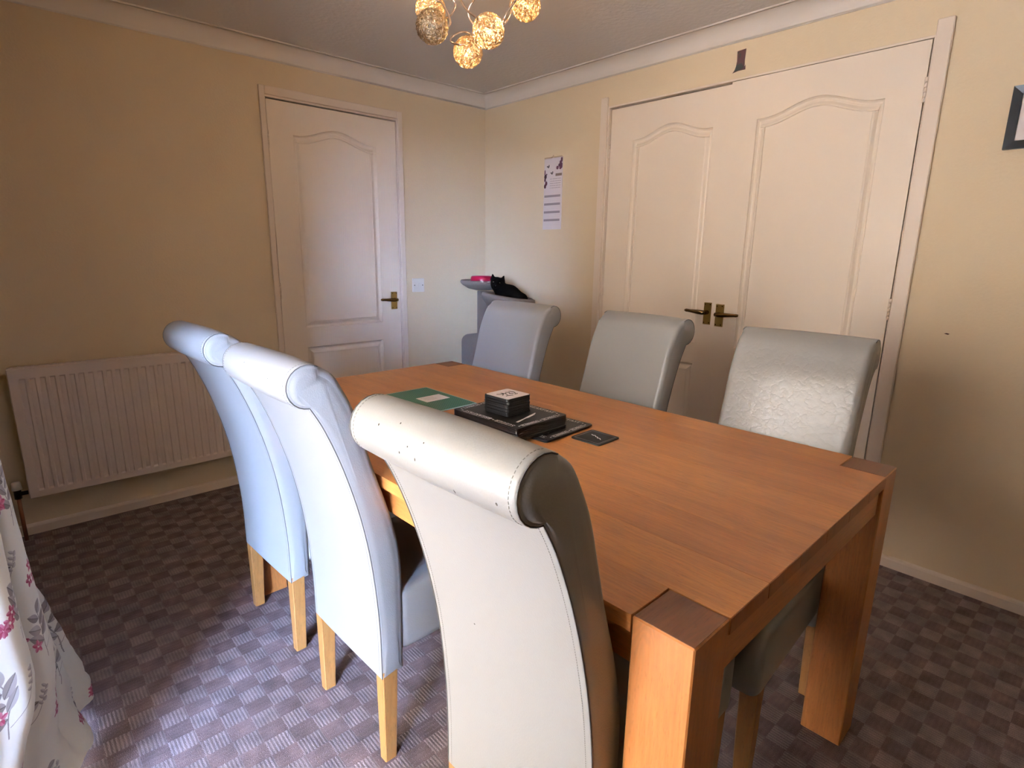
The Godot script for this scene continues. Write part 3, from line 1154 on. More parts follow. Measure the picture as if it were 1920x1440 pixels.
func scuffs(chair: Node3D, spots: Array) -> void:
	# small nicks in the leather: (outline index, across, length across, length along)
	for sp in spots:
		var st := st_new()
		var i: int = sp[0]
		var c := back_point(i, sp[1])
		var n := Vector3(0, back_nrm[i].y, back_nrm[i].x).normalized()
		var t1 := Vector3.RIGHT
		var t2 := n.cross(t1)
		for k in 8:
			var a := TAU * k / 8.0
			var b := TAU * (k + 1) / 8.0
			tri(st, c + n * 0.0007, c + (t1 * cos(a) * sp[2] + t2 * sin(a) * sp[3]) * 0.62 + n * 0.0004, c + (t1 * cos(b) * sp[2] + t2 * sin(b) * sp[3]) * 0.62 + n * 0.0004, n)
		var back: Node3D = chair.get_node("backrest")
		part("scuff_mark", done(st), M.scuff, back)


func build_chairs() -> void:
	back_outline()
	var first := make_chair("white leather scroll back chair by the patio side, farthest, nearest the radiator")
	var poses := [
		[-2.048, 1.352, -0.052, true, ""],
		[-2.038, 1.895, -0.027, true, "white leather scroll back chair by the patio side, middle of its row"],
		[-2.039, 2.537, -0.038, true, "nearest white leather chair, large in front, with nicks on its rolled top"],
		[-1.008, 1.327, -0.06, false, "cream leather chair on the door side of the table, before the cat tree"],
		[-0.965, 1.923, 0.04, false, "cream leather chair on the door side, before the left leaf and brass handles"],
		[-0.987, 2.513, -0.07, false, "cream creased shiny leather chair on the door side, nearest the right leaf"],
	]
	for k in poses.size():
		var p: Array = poses[k]
		var c: Node3D = first
		if k > 0:
			c = first.duplicate()
			c.name = numbered("dining_chair")
			add_child(c)
			c.set_meta("label", p[4])
		c.position = Vector3(p[0], 0, p[1])
		c.rotation.y = (-PI * 0.5 - p[2]) if p[3] else (PI * 0.5 - p[2])
		if k == 2:
			var e := crease_at
			scuffs(c, [[e + 8, -0.55, 0.0025, 0.003], [e + 9, -0.30, 0.002, 0.0025], [e + 6, -0.22, 0.0022, 0.003], [e + 7, -0.12, 0.002, 0.0022], [e + 6, -0.02, 0.002, 0.004], [e + 8, 0.05, 0.0018, 0.002], [e + 4, 0.38, 0.0022, 0.006], [e + 5, 0.82, 0.003, 0.004], [13, -0.35, 0.003, 0.0022]])
		if k == 1:
			scuffs(c, [[crease_at + 7, 0.55, 0.004, 0.001], [crease_at + 8, -0.2, 0.002, 0.002]])
		if k == 5:
			(c.get_node("backrest") as MeshInstance3D).material_override = M.leather_creased
			c.get_node("backrest").set_meta("label", "shiny creased backrest")


# ---------------------------------------------------------------- radiator
func build_radiator() -> void:
	var x0 := -2.602
	var x1 := -1.652
	var y0 := 0.187
	var y1 := 0.755
	var r := thing("radiator", "long white ribbed panel radiator on the back wall", "radiator", Vector3((x0 + x1) * 0.5, 0, 0))
	var w := x1 - x0
	# front sheet with pressed flutes: columns of (x, depth)
	var st := st_new(true)
	var zf := 0.080
	var cols := [Vector2(-w * 0.5, 0.0), Vector2(-w * 0.5 + 0.003, 1.0)]
	var pitch := 0.0331
	var n := int((w - 0.04) / pitch)
	var start := -n * pitch * 0.5
	for k in n:
		var c := start + (k + 0.5) * pitch
		cols.append_array([Vector2(c - 0.0115, 1.0), Vector2(c - 0.0075, -1.0), Vector2(c + 0.0075, -1.0), Vector2(c + 0.0115, 1.0)])
	cols.append_array([Vector2(w * 0.5 - 0.003, 1.0), Vector2(w * 0.5, 0.0)])
	var rows := [[y0, 0.0, 0.0], [y0 + 0.003, 1.0, 0.0], [y0 + 0.030, 1.0, 0.0], [y0 + 0.038, 1.0, 1.0], [y1 - 0.050, 1.0, 1.0], [y1 - 0.043, 1.0, 0.0], [y1 - 0.004, 1.0, 0.0], [y1, 0.0, 0.0]]
	for j in rows.size() - 1:
		for i in cols.size() - 1:
			var q := []
			for e in [[i, j], [i + 1, j], [i + 1, j + 1], [i, j + 1]]:
				var cx: Vector2 = cols[e[0]]
				var rw: Array = rows[e[1]]
				var edge: float = minf(1.0 if absf(cx.y) > 0.5 else 0.0, rw[1])
				var dep := zf - 0.006 * (1.0 - edge)
				if cx.y < -0.5:
					dep -= 0.0065 * rw[2]
				q.append(Vector3(cx.x, rw[0], dep))
			st.set_smooth_group(-1)
			quad(st, q[0], q[1], q[2], q[3], Vector3(0, 0, 1))
	part("front_panel", done(st), M.radiator_paint, r)
	st = st_new()
	box(st, Vector3(0, (y0 + y1) * 0.5, 0.056), Vector3(w - 0.004, y1 - y0 - 0.004, 0.034), 0.003)
	part("back_panel", done(st), M.radiator_paint, r)
	for x in [-w * 0.32, w * 0.32]:
		part("wall_bracket", boxm(Vector3(0.04, 0.44, 0.038), 0.002), M.radiator_paint, r, Vector3(x, 0.46, 0.02))
	st = st_new()
	box(st, Vector3(0, y1 + 0.001, 0.058), Vector3(w - 0.01, 0.004, 0.030), 0.001)
	for k in 40:
		box(st, Vector3(-w * 0.5 + 0.02 + k * (w - 0.04) / 39.0, y1 + 0.0035, 0.058), Vector3(0.012, 0.003, 0.026), 0.001)
	part("top_grille", done(st), M.radiator_paint, r)
	# valve at the left end
	st = st_new(true)
	tube(st, [Vector3(-w * 0.5 - 0.001, 0.215, 0.062), Vector3(-w * 0.5 - 0.035, 0.215, 0.062)], 0.009, 12)
	tube(st, [Vector3(-w * 0.5 - 0.036, 0.195, 0.062), Vector3(-w * 0.5 - 0.036, 0.236, 0.062)], 0.013, 12)
	part("valve_body", done(st), M.dark_metal, r)
	part("valve_cap", lathem([Vector2(0.0, 0.034), Vector2(0.012, 0.034), Vector2(0.016, 0.03), Vector2(0.018, 0.0), Vector2(0.0, 0.0)], 20), M.white_plastic, r, Vector3(-w * 0.5 - 0.036, 0.236, 0.062))
	part("pipe", tubem([Vector3(-w * 0.5 - 0.036, 0.2, 0.062), Vector3(-w * 0.5 - 0.036, 0.1, 0.062), Vector3(-w * 0.5 - 0.036, 0.001, 0.062)], 0.0075, 12), M.copper, r)


# ---------------------------------------------------------------- curtain
func curtain_image() -> ImageTexture:
	var w := 1024
	var h := 1024
	var im := Image.create_empty(w, h, false, Image.FORMAT_RGB8)
	im.fill(Color(0.80, 0.785, 0.745))
	var rg := RandomNumberGenerator.new()
	rg.seed = 12
	var blob := func(cx: float, cy: float, ang: float, ln: float, wd: float, col: Color, point: float):
		# a leaf or petal from its stem end at (cx, cy)
		var R := int(ln) + 2
		var ca := cos(ang)
		var sa := sin(ang)
		for y in range(int(cy) - R, int(cy) + R + 1):
			for x in range(int(cx) - R, int(cx) + R + 1):
				var dx := x - cx
				var dy := y - cy
				var u := (dx * ca + dy * sa) / ln
				var v := (-dx * sa + dy * ca) / wd
				if u < 0.0 or u > 1.0:
					continue
				var lim := pow(sin(PI * pow(u, point)), 0.8 if ln > 30.0 else 0.5)
				if absf(v) < lim:
					var c := col
					if absf(v) < 0.08 and ln > 30.0:
						c = col.darkened(0.25)
					elif v > 0.0:
						c = col.lightened(0.14 + 0.15 * u)
					im.set_pixel(posmod(x, w), posmod(y, h), c)
	var stem := func(pts: Array, col: Color, wd: int):
		for p in smooth_path(pts, 60):
			im.fill_rect(Rect2i(posmod(int(p.x), w - wd), posmod(int(p.y), h - wd), wd, wd), col)
	var grey := Color(0.44, 0.40, 0.385)
	for sp in 15:
		var cx := (sp % 4) * 256.0 + (128.0 if (sp / 4) % 2 else 0.0) + rg.randf_range(-30, 30)
		var cy := (sp / 4) * 256.0 + rg.randf_range(-40, 40) + 60.0
		var a0 := rg.randf_range(-0.6, 0.6) - PI * 0.5
		var pts := [Vector2(cx, cy + 90), Vector2(cx + 14 * sin(sp), cy + 30), Vector2(cx, cy - 20), Vector2(cx + 40 * cos(a0), cy - 90)]
		stem.call(pts, grey.lightened(0.1), 3)
		# a spray of leaves
		for k in 6:
			var q: Vector2 = pts[1].lerp(pts[3], k / 6.0)
			var sg := 1.0 if k % 2 else -1.0
			blob.call(q.x, q.y, a0 + sg * rg.randf_range(0.7, 1.3), rg.randf_range(48, 80), rg.randf_range(13, 20), grey.lightened(rg.randf_range(0.0, 0.22)), 0.85)
		# a thin twig with small leaves
		var tx := cx + 70
		stem.call([Vector2(cx, cy + 60), Vector2(cx + 45, cy + 30), Vector2(tx, cy - 20), Vector2(tx + 20, cy - 70)], grey.lightened(0.2), 2)
		for k in 7:
			blob.call(tx + k * 3, cy - 10 - k * 9, a0 + (0.9 if k % 2 else -0.9), 20, 6, grey.lightened(0.25), 0.9)
		# flower heads of five petals
		for f in 3 + sp % 3:
			var fx := cx - 60 + rg.randf_range(-34, 34)
			var fy := cy + 20 + rg.randf_range(-38, 38)
			var pink := Color(0.48, 0.11, 0.22).lerp(Color(0.66, 0.28, 0.38), rg.randf())
			for k in 5:
				blob.call(fx + 4.0 * cos(TAU * k / 5.0 + f), fy + 4.0 * sin(TAU * k / 5.0 + f), TAU * k / 5.0 + f, 19, 7, pink.lightened(rg.randf_range(0.0, 0.12)), 0.75)
	return tex(im)


func build_curtain() -> void:
	var t := thing("curtain", "cream floral curtain with grey leaves and pink flowers, pooled on the carpet", "curtain", Vector3(-2.68, 0, 1.45))
	# columns of control points from the rail down to the floor
	var ys := [2.08, 1.3, 0.78, 0.52, 0.36, 0.22, 0.11, 0.045, 0.012]
	var cols := [
		[[-2.755, 1.86], [-2.755, 1.86], [-2.755, 1.86], [-2.755, 1.86], [-2.755, 1.86], [-2.755, 1.86], [-2.755, 1.86], [-2.745, 1.89], [-2.735, 1.92]],
		[[-2.720, 1.81], [-2.715, 1.81], [-2.708, 1.81], [-2.704, 1.81], [-2.700, 1.81], [-2.725, 1.83], [-2.720, 1.86], [-2.715, 1.88], [-2.705, 1.90]],
		[[-2.690, 1.77], [-2.675, 1.77], [-2.660, 1.77], [-2.655, 1.77], [-2.650, 1.77], [-2.690, 1.79], [-2.690, 1.82], [-2.685, 1.84], [-2.675, 1.86]],
		[[-2.690, 1.70], [-2.676, 1.70], [-2.662, 1.70], [-2.658, 1.70], [-2.655, 1.70], [-2.700, 1.72], [-2.695, 1.75], [-2.675, 1.78], [-2.655, 1.80]],
		[[-2.750, 1.64], [-2.750, 1.64], [-2.745, 1.64], [-2.742, 1.64], [-2.735, 1.64], [-2.750, 1.66], [-2.735, 1.69], [-2.700, 1.71], [-2.655, 1.74]],
		[[-2.735, 1.575], [-2.725, 1.575], [-2.708, 1.575], [-2.698, 1.575], [-2.690, 1.575], [-2.690, 1.59], [-2.700, 1.62], [-2.690, 1.66], [-2.645, 1.69]],
		[[-2.695, 1.57], [-2.676, 1.57], [-2.652, 1.57], [-2.640, 1.57], [-2.632, 1.57], [-2.634, 1.58], [-2.655, 1.60], [-2.665, 1.63], [-2.632, 1.66]],
		[[-2.682, 1.52], [-2.660, 1.52], [-2.634, 1.52], [-2.621, 1.52], [-2.611, 1.52], [-2.612, 1.53], [-2.635, 1.56], [-2.650, 1.60], [-2.622, 1.63]],
		[[-2.705, 1.46], [-2.690, 1.46], [-2.668, 1.46], [-2.655, 1.46], [-2.642, 1.46], [-2.640, 1.47], [-2.635, 1.50], [-2.620, 1.55], [-2.600, 1.595]],
		[[-2.755, 1.42], [-2.752, 1.42], [-2.745, 1.42], [-2.735, 1.42], [-2.718, 1.42], [-2.690, 1.43], [-2.655, 1.46], [-2.620, 1.51], [-2.588, 1.560]],
		[[-2.705, 1.36], [-2.698, 1.36], [-2.686, 1.37], [-2.668, 1.37], [-2.645, 1.38], [-2.622, 1.40], [-2.606, 1.43], [-2.592, 1.47], [-2.566, 1.525]],
		[[-2.690, 1.31], [-2.684, 1.31], [-2.672, 1.31], [-2.652, 1.32], [-2.630, 1.33], [-2.604, 1.35], [-2.594, 1.38], [-2.588, 1.41], [-2.572, 1.44]],
		[[-2.735, 1.26], [-2.732, 1.26], [-2.722, 1.26], [-2.707, 1.26], [-2.682, 1.27], [-2.650, 1.30], [-2.620, 1.34], [-2.598, 1.37], [-2.582, 1.39]],
		[[-2.700, 1.19], [-2.692, 1.19], [-2.678, 1.19], [-2.660, 1.20], [-2.632, 1.21], [-2.590, 1.24], [-2.562, 1.28], [-2.551, 1.31], [-2.552, 1.33]],
		[[-2.755, 1.10], [-2.755, 1.10], [-2.752, 1.10], [-2.748, 1.11], [-2.740, 1.12], [-2.720, 1.14], [-2.700, 1.16], [-2.690, 1.17], [-2.680, 1.18]],
	]
	var lines := []
	for c in cols:
		var pts := []
		for k in ys.size():
			pts.append(Vector3(c[k][0], ys[k], c[k][1]))
		lines.append(smooth_path(pts, 9))
	var grid := []
	for r in lines[0].size():
		var pts := []
		for c in lines:
			pts.append(c[r])
		grid.append(smooth_path(pts, 6))
	var wav := FastNoiseLite.new()
	wav.seed = 4
	wav.frequency = 7.0
	for r in grid.size():
		for k in grid[r].size():
			var p: Vector3 = grid[r][k]
			var low := clampf((0.4 - p.y) / 0.3, 0.0, 1.0)
			p.x += wav.get_noise_3d(p.z * 1.5, p.y, 0) * (0.003 + 0.012 * low * (1.0 if p.y > 0.05 else 0.3))
			p.y = maxf(0.004, p.y)
			grid[r][k] = p - t.position
	var st := st_new(true)
	var v := 0.0
	var ups := []
	for r in grid.size():
		if r > 0:
			v += 0.5 * (grid[r][30].distance_to(grid[r - 1][30]) + grid[r][58].distance_to(grid[r - 1][58]))
		ups.append(v)
	for r in grid.size() - 1:
		for k in grid[r].size() - 1:
			var u0: float = k * 0.0125
			var u1: float = (k + 1) * 0.0125
			var n: Vector3 = (grid[r][k + 1] - grid[r][k]).cross(grid[r + 1][k] - grid[r][k])
			if n.x < 0.0:
				n = n
			quad(st, grid[r][k], grid[r][k + 1], grid[r + 1][k + 1], grid[r + 1][k], -n, Vector2(u0, ups[r]), Vector2(u1, ups[r]), Vector2(u1, ups[r + 1]), Vector2(u0, ups[r + 1]))
	var weave := tex(noise(256, 256, 0.3, 61, 2))
	var m := mat("curtain_print", Color(1, 1, 1), 0.85, {"albedo_texture": curtain_image()})
	m.uv1_scale = Vector3(1.35, 1.35, 1)
	m.cull_mode = BaseMaterial3D.CULL_DISABLED
	bump(m, weave, 0.02)
	part("curtain_cloth", done(st), m, t)
	var pole := [Vector3(-0.035, 2.12, -0.42), Vector3(-0.035, 2.12, 2.45)]
	part("curtain_pole", tubem(pole, 0.012, 12), M.chrome, t)


# ---------------------------------------------------------------- ceiling light
func build_ceiling_light() -> void:
	var hub := Vector3(-1.29, CEIL, 1.50)
	var t := thing("ceiling_light", "chrome ceiling light with curling arms and woven wire ball shades", "ceiling light", hub)
	part("ceiling_plate", lathem([Vector2(0.0, -0.03), Vector2(0.03, -0.03), Vector2(0.075, -0.022), Vector2(0.085, -0.012), Vector2(0.085, 0.0), Vector2(0.0, 0.0)], 36), M.chrome, t)
	var rg := RandomNumberGenerator.new()
	rg.seed = 99
	# woven ball of thin wire
	var R := 0.049
	var st := st_new(true)
	for k in 64:
		var axis := Vector3(rg.randfn(), rg.randfn(), rg.randfn()).normalized()
		var u := axis.cross(Vector3.UP if absf(axis.y) < 0.9 else Vector3.RIGHT).normalized()
		var w := axis.cross(u)
		var lift := rg.randf_range(-0.55, 0.55) * R
		var rad := sqrt(R * R - lift * lift)
		var ph := rg.randf() * TAU
		var path := []
		for i in 44:
			var a := TAU * i / 44.0
			var wob := 1.0 + 0.035 * sin(a * 11.0 + ph)
			path.append(((u * cos(a) + w * sin(a)) * rad + axis * (lift + 0.0016 * cos(a * 13.0 + ph))) * wob)
		tube(st, path, 0.0009, 3, true)
	var ball := done(st)
	var bulb := lathem([Vector2(0.0, -0.02), Vector2(0.004, -0.019), Vector2(0.0065, -0.014), Vector2(0.0065, 0.008), Vector2(0.004, 0.016), Vector2(0.0, 0.016)], 14)
	# centres of the shades, whether lit, and the way each arm curls in (all in metres in the room)
	var lamps := [
		[Vector3(-1.459, 1.934, 1.499), false, [Vector3(-1.31, 2.21, 1.49), Vector3(-1.39, 2.14, 1.45), Vector3(-1.4216, 2.0340, 1.4678), Vector3(-1.4148, 2.0156, 1.4868), Vector3(-1.4134, 1.9903, 1.5100), Vector3(-1.4126, 1.9656, 1.5255), Vector3(-1.4164, 1.9442, 1.5358), Vector3(-1.4281, 1.9310, 1.5292)]],
		[Vector3(-1.374, 2.038, 1.369), true, [Vector3(-1.29, 2.21, 1.48), Vector3(-1.31, 2.14, 1.43), Vector3(-1.3192, 2.0741, 1.4235), Vector3(-1.3144, 2.0591, 1.4257), Vector3(-1.3152, 2.0421, 1.4234), Vector3(-1.3259, 2.0228, 1.4197), Vector3(-1.3406, 2.0121, 1.4096), Vector3(-1.3531, 2.0171, 1.3966)]],
		[Vector3(-1.331, 1.923, 1.620), true, [Vector3(-1.31, 2.21, 1.51), Vector3(-1.35, 2.12, 1.50), Vector3(-1.3559, 2.0394, 1.5122), Vector3(-1.3609, 2.0138, 1.5297), Vector3(-1.3588, 1.9868, 1.5541), Vector3(-1.3550, 1.9715, 1.5763), Vector3(-1.3474, 1.9571, 1.5934)]],
		[Vector3(-1.254, 1.925, 1.417), true, [Vector3(-1.27, 2.21, 1.48), Vector3(-1.255, 2.14, 1.46), Vector3(-1.2526, 2.0838, 1.4535), Vector3(-1.2601, 2.0617, 1.4398), Vector3(-1.2616, 2.0447, 1.4299), Vector3(-1.2542, 2.0240, 1.4292), Vector3(-1.2407, 2.0086, 1.4326), Vector3(-1.2322, 1.9857, 1.4337), Vector3(-1.2539, 1.9533, 1.4519), Vector3(-1.2965, 1.9315, 1.4477), Vector3(-1.3169, 1.9416, 1.4119), Vector3(-1.2972, 1.9684, 1.3796), Vector3(-1.2606, 1.9943, 1.3771), Vector3(-1.2317, 1.9984, 1.3883), Vector3(-1.2284, 1.9804, 1.4110), Vector3(-1.2450, 1.9568, 1.4172)]],
		[Vector3(-1.081, 2.086, 1.524), true, [Vector3(-1.26, 2.21, 1.50), Vector3(-1.19, 2.20, 1.52), Vector3(-1.13, 2.19, 1.56), Vector3(-1.09, 2.165, 1.56), Vector3(-1.081, 2.138, 1.53)]],
		[Vector3(-1.255, 2.085, 1.700), true, [Vector3(-1.27, 2.21, 1.53), Vector3(-1.20, 2.13, 1.575), Vector3(-1.2017, 2.0643, 1.5898), Vector3(-1.2264, 2.0336, 1.6047), Vector3(-1.2449, 2.0101, 1.6231), Vector3(-1.2523, 1.9895, 1.6368), Vector3(-1.2704, 1.9640, 1.6422), Vector3(-1.2894, 1.9484, 1.6437), Vector3(-1.295, 1.965, 1.660), Vector3(-1.270, 2.01, 1.680), Vector3(-1.258, 2.035, 1.695)]],
	]
	for l in lamps:
		var c: Vector3 = l[0] - hub
		var pts := []
		for p in l[2]:
			pts.append(p - hub)
		var arm := part("lamp_arm", tubem(smooth_path(pts, 10), 0.0034, 8), M.chrome, t)
		var last: Vector3 = pts[pts.size() - 1]
		part("lamp_holder", tubem([last, last.lerp(c, 0.35), last.lerp(c, 0.75)], 0.0075, 12), M.chrome, arm)
		var shade := part("wire_shade", ball, M.wire, t, c)
		shade.rotation = Vector3(c.x * 9.0, c.z * 17.0, c.y * 5.0)
		var bl := part("bulb", bulb, M.bulb_on if l[1] else M.bulb_off, shade)
		bl.rotation = Vector3(0.3, 0, 0.4)
		if l[1]:
			var o := OmniLight3D.new()
			o.name = "bulb_light"
			o.light_color = Color(1.0, 0.80, 0.55)
			o.light_energy = LAMP_ENERGY
			o.light_size = 0.006
			o.omni_range = 8.0
			o.omni_attenuation = 2.0
			o.shadow_enabled = true
			bl.add_child(o)


# ---------------------------------------------------------------- cat tree, cat and bowl
func build_cat_corner() -> void:
	var base := Vector3(-0.235, 0, 0.26)
	var t := thing("cat_tree", "grey plush cat tree in the corner behind the chairs", "cat tree", base)
	part("base_board", soft_box(Vector3(0.42, 0.05, 0.46), 0.02, 0.0), M.plush, t, Vector3(0.0, 0.026, 0.04))
	part("scratching_post", lathem([Vector2(0.0, 0.99), Vector2(0.036, 0.99), Vector2(0.036, 0.05), Vector2(0.0, 0.05)], 20), M.plush, t, Vector3(0.0, 0.012, 0.0))
	# dished top shelf with thick furry rim
	var prof := [Vector2(0.0, -0.045), Vector2(0.05, -0.042), Vector2(0.095, -0.032), Vector2(0.128, -0.012), Vector2(0.141, 0.0), Vector2(0.146, 0.012), Vector2(0.140, 0.021), Vector2(0.130, 0.020), Vector2(0.118, 0.008), Vector2(0.095, -0.006), Vector2(0.05, -0.016), Vector2(0.0, -0.018)]
	part("top_shelf", lathem(prof, 40), M.plush, t, Vector3(0.0, 1.052, 0.0))
	# padded bed on its own arm in front
	var bc := Vector3(0.012, 0.968, 0.235)
	prof = [Vector2(0.0, -0.070), Vector2(0.08, -0.070), Vector2(0.13, -0.055), Vector2(0.158, -0.022), Vector2(0.170, 0.0), Vector2(0.166, 0.016), Vector2(0.150, 0.022), Vector2(0.141, 0.012), Vector2(0.134, -0.020), Vector2(0.125, -0.040), Vector2(0.0, -0.042)]
	var sag := Basis(Vector3(0.675, 0, -0.738), deg_to_rad(8.0))
	part("padded_bed", lathem(prof, 40), M.plush, t, bc).basis = sag
	part("bed_post", lathem([Vector2(0.0, 0.86), Vector2(0.038, 0.86), Vector2(0.038, 0.0), Vector2(0.0, 0.0)], 20), M.sisal, t, Vector3(bc.x, 0.046, bc.z))
	# hideaway on the left side with a dark round mouth
	var st := st_new(true)
	var house := soft_box(Vector3(0.27, 0.37, 0.30), 0.05, 0.0)
	part("hideaway", house, M.plush, t, Vector3(-0.020, 0.545, 0.09))
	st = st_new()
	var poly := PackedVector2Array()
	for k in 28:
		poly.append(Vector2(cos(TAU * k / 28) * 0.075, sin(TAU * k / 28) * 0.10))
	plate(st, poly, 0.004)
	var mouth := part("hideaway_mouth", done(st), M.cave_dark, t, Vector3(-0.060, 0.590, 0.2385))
	mouth.rotation.y = 0.0
	part("side_post", lathem([Vector2(0.0, 0.37), Vector2(0.022, 0.37), Vector2(0.022, 0.0), Vector2(0.0, 0.0)], 16), M.white_plastic, t, Vector3(-0.135, 0.045, 0.235))

	# pink bowl on the top shelf
	var bowl := thing("food_bowl", "small round pink pet bowl on the top shelf of the cat tree", "bowl", base + Vector3(0.0, 1.0425, 0.0))
	part("bowl_body", lathem([Vector2(0.0, 0.004), Vector2(0.078, 0.004), Vector2(0.088, 0.006), Vector2(0.074, 0.052), Vector2(0.071, 0.055), Vector2(0.066, 0.052), Vector2(0.055, 0.022), Vector2(0.0, 0.016)], 40), M.bowl_pink, bowl)

	# black cat lying in the bed, head up, facing the room
	var cat := thing("cat", "black cat lying in the padded bed with its head up", "cat", base + bc + Vector3(0.0, -0.020, 0))
	cat.basis = sag
	var H := Vector3(-0.074, 0.102, -0.045)
	var body := func(p: Vector3) -> float:
		var d := capsule(p, Vector3(0.072, 0.028, 0.042), Vector3(0.005, 0.048, 0.0), 0.038, 0.050)
		d = smin(d, capsule(p, Vector3(0.005, 0.052, 0.0), Vector3(-0.050, 0.072, -0.032), 0.050, 0.040), 0.03)
		d = smin(d, capsule(p, Vector3(0.070, 0.026, 0.030), Vector3(0.045, 0.024, 0.070), 0.030, 0.022), 0.02)
		d = smin(d, capsule(p, Vector3(-0.040, 0.035, 0.012), Vector3(-0.075, 0.020, 0.040), 0.020, 0.013), 0.02)
		d = smin(d, capsule(p, Vector3(-0.050, 0.035, -0.040), Vector3(-0.090, 0.020, -0.012), 0.020, 0.013), 0.02)
		# tail curled round
		d = smin(d, capsule(p, Vector3(0.085, 0.022, 0.045), Vector3(0.065, 0.018, 0.080), 0.014, 0.011), 0.015)
		d = smin(d, capsule(p, Vector3(0.065, 0.018, 0.080), Vector3(0.020, 0.016, 0.092), 0.011, 0.008), 0.01)
		# head: skull, cheeks, muzzle
		d = smin(d, (p - H).length() - 0.041, 0.028)
		d = smin(d, capsule(p, H + Vector3(-0.016, -0.010, 0.012), H + Vector3(-0.033, -0.014, 0.027), 0.024, 0.014), 0.012)
		# ears
		for e in [Vector3(-0.022, 0.0, -0.020), Vector3(0.022, 0.0, 0.020)]:
			d = smin(d, capsule(p, H + e + Vector3(0, 0.024, 0), H + e * 1.15 + Vector3(0, 0.052, 0), 0.017, 0.004), 0.008)
		return d
	st = st_new(true)
	nets(st, Vector3(-0.14, -0.01, -0.12), Vector3(0.16, 0.18, 0.15), 0.0055, body)
	part("cat_body", done(st), M.cat_fur, cat)
	for e in [Vector3(-0.040, 0.008, 0.012), Vector3(-0.013, 0.008, 0.038)]:
		var sp := SphereMesh.new()
		sp.radius = 0.0055
		sp.height = 0.011
		sp.radial_segments = 14
		sp.rings = 8
		part("eye", sp, M.cat_eye, cat, H + e)
	var nose := SphereMesh.new()
	nose.radius = 0.004
	nose.height = 0.006
	nose.radial_segments = 12
	nose.rings = 6
	part("nose", nose, M.cat_ear, cat, H + Vector3(-0.042, -0.010, 0.036))


# ---------------------------------------------------------------- things on the table
const TOP := 0.7557
const ORD := ["top", "second from the top", "third from the top", "fourth from the top", "fifth from the top", "sixth from the top", "seventh from the top", "eighth from the top", "ninth from the top", "tenth from the top", "eleventh from the top", "twelfth from the top"]


func slab(w: float, l: float, th: float, r := 0.008) -> ArrayMesh:
	# flat board in XZ, from y = 0 up to th
	var st := st_new()
	plate(st, round_rect(w, l, r, 5), th, 0.0006)
	var src := done(st)
	var out := SurfaceTool.new()
	out.begin(Mesh.PRIMITIVE_TRIANGLES)
	out.append_from(src, 0, Transform3D(Basis(Vector3.RIGHT, -PI * 0.5), Vector3.ZERO))
	return out.commit()


func letters(text: String, size: float, mat_: Material, parent: Node3D, at: Vector3, turn: float) -> void:
	# flat raised lettering lying on a board, read along local x after the turn
	var tm := TextMesh.new()
	var f := SystemFont.new()
	f.font_names = PackedStringArray(["Droid Serif"])
	tm.font = f
	tm.text = text
	tm.font_size = 64
	tm.pixel_size = size / 46.0
	tm.depth = 0.0003
	var mi := part("lettering", tm, mat_, parent, at)
	mi.basis = Basis(Vector3.UP, turn) * Basis(Vector3.RIGHT, -PI * 0.5)


func cutlery_print(parent: Node3D, y: float, at: Vector2, turn: float) -> void:
	# a printed white knife
	var st := st_new()
	plate(st, PackedVector2Array([Vector2(-0.055, -0.0035), Vector2(-0.01, -0.0025), Vector2(0.0, -0.0055), Vector2(0.035, -0.0045), Vector2(0.05, 0.0), Vector2(0.054, 0.0035), Vector2(0.0, 0.003), Vector2(-0.01, 0.0025), Vector2(-0.055, 0.0035)]), 0.0003)
	var mi := part("printed_knife", done(st), M.print_white, parent, Vector3(at.x, y, at.y))
	mi.basis = Basis(Vector3.UP, turn) * Basis(Vector3.RIGHT, -PI * 0.5)


func dress_placemat(p: Node3D, w: float, l: float, y: float) -> void:
	var s := 0.0140
	var e := 0.014
	letters("SUPPER • BREAKFAST •", s, M.print_white, p, Vector3(w * 0.5 - e, y, 0), -PI * 0.5)
	letters("• LUNCH • DINNER •", s * 0.9, M.print_white, p, Vector3(0, y, l * 0.5 - e), PI)
	letters("SUPPER • BREAKFAST •", s, M.print_white, p, Vector3(-w * 0.5 + e, y, 0), PI * 0.5)
	letters("• LUNCH • DINNER •", s * 0.9, M.print_white, p, Vector3(0, y, -l * 0.5 + e), 0.0)
	cutlery_print(p, y, Vector2(-0.005, 0.075), 0.25)


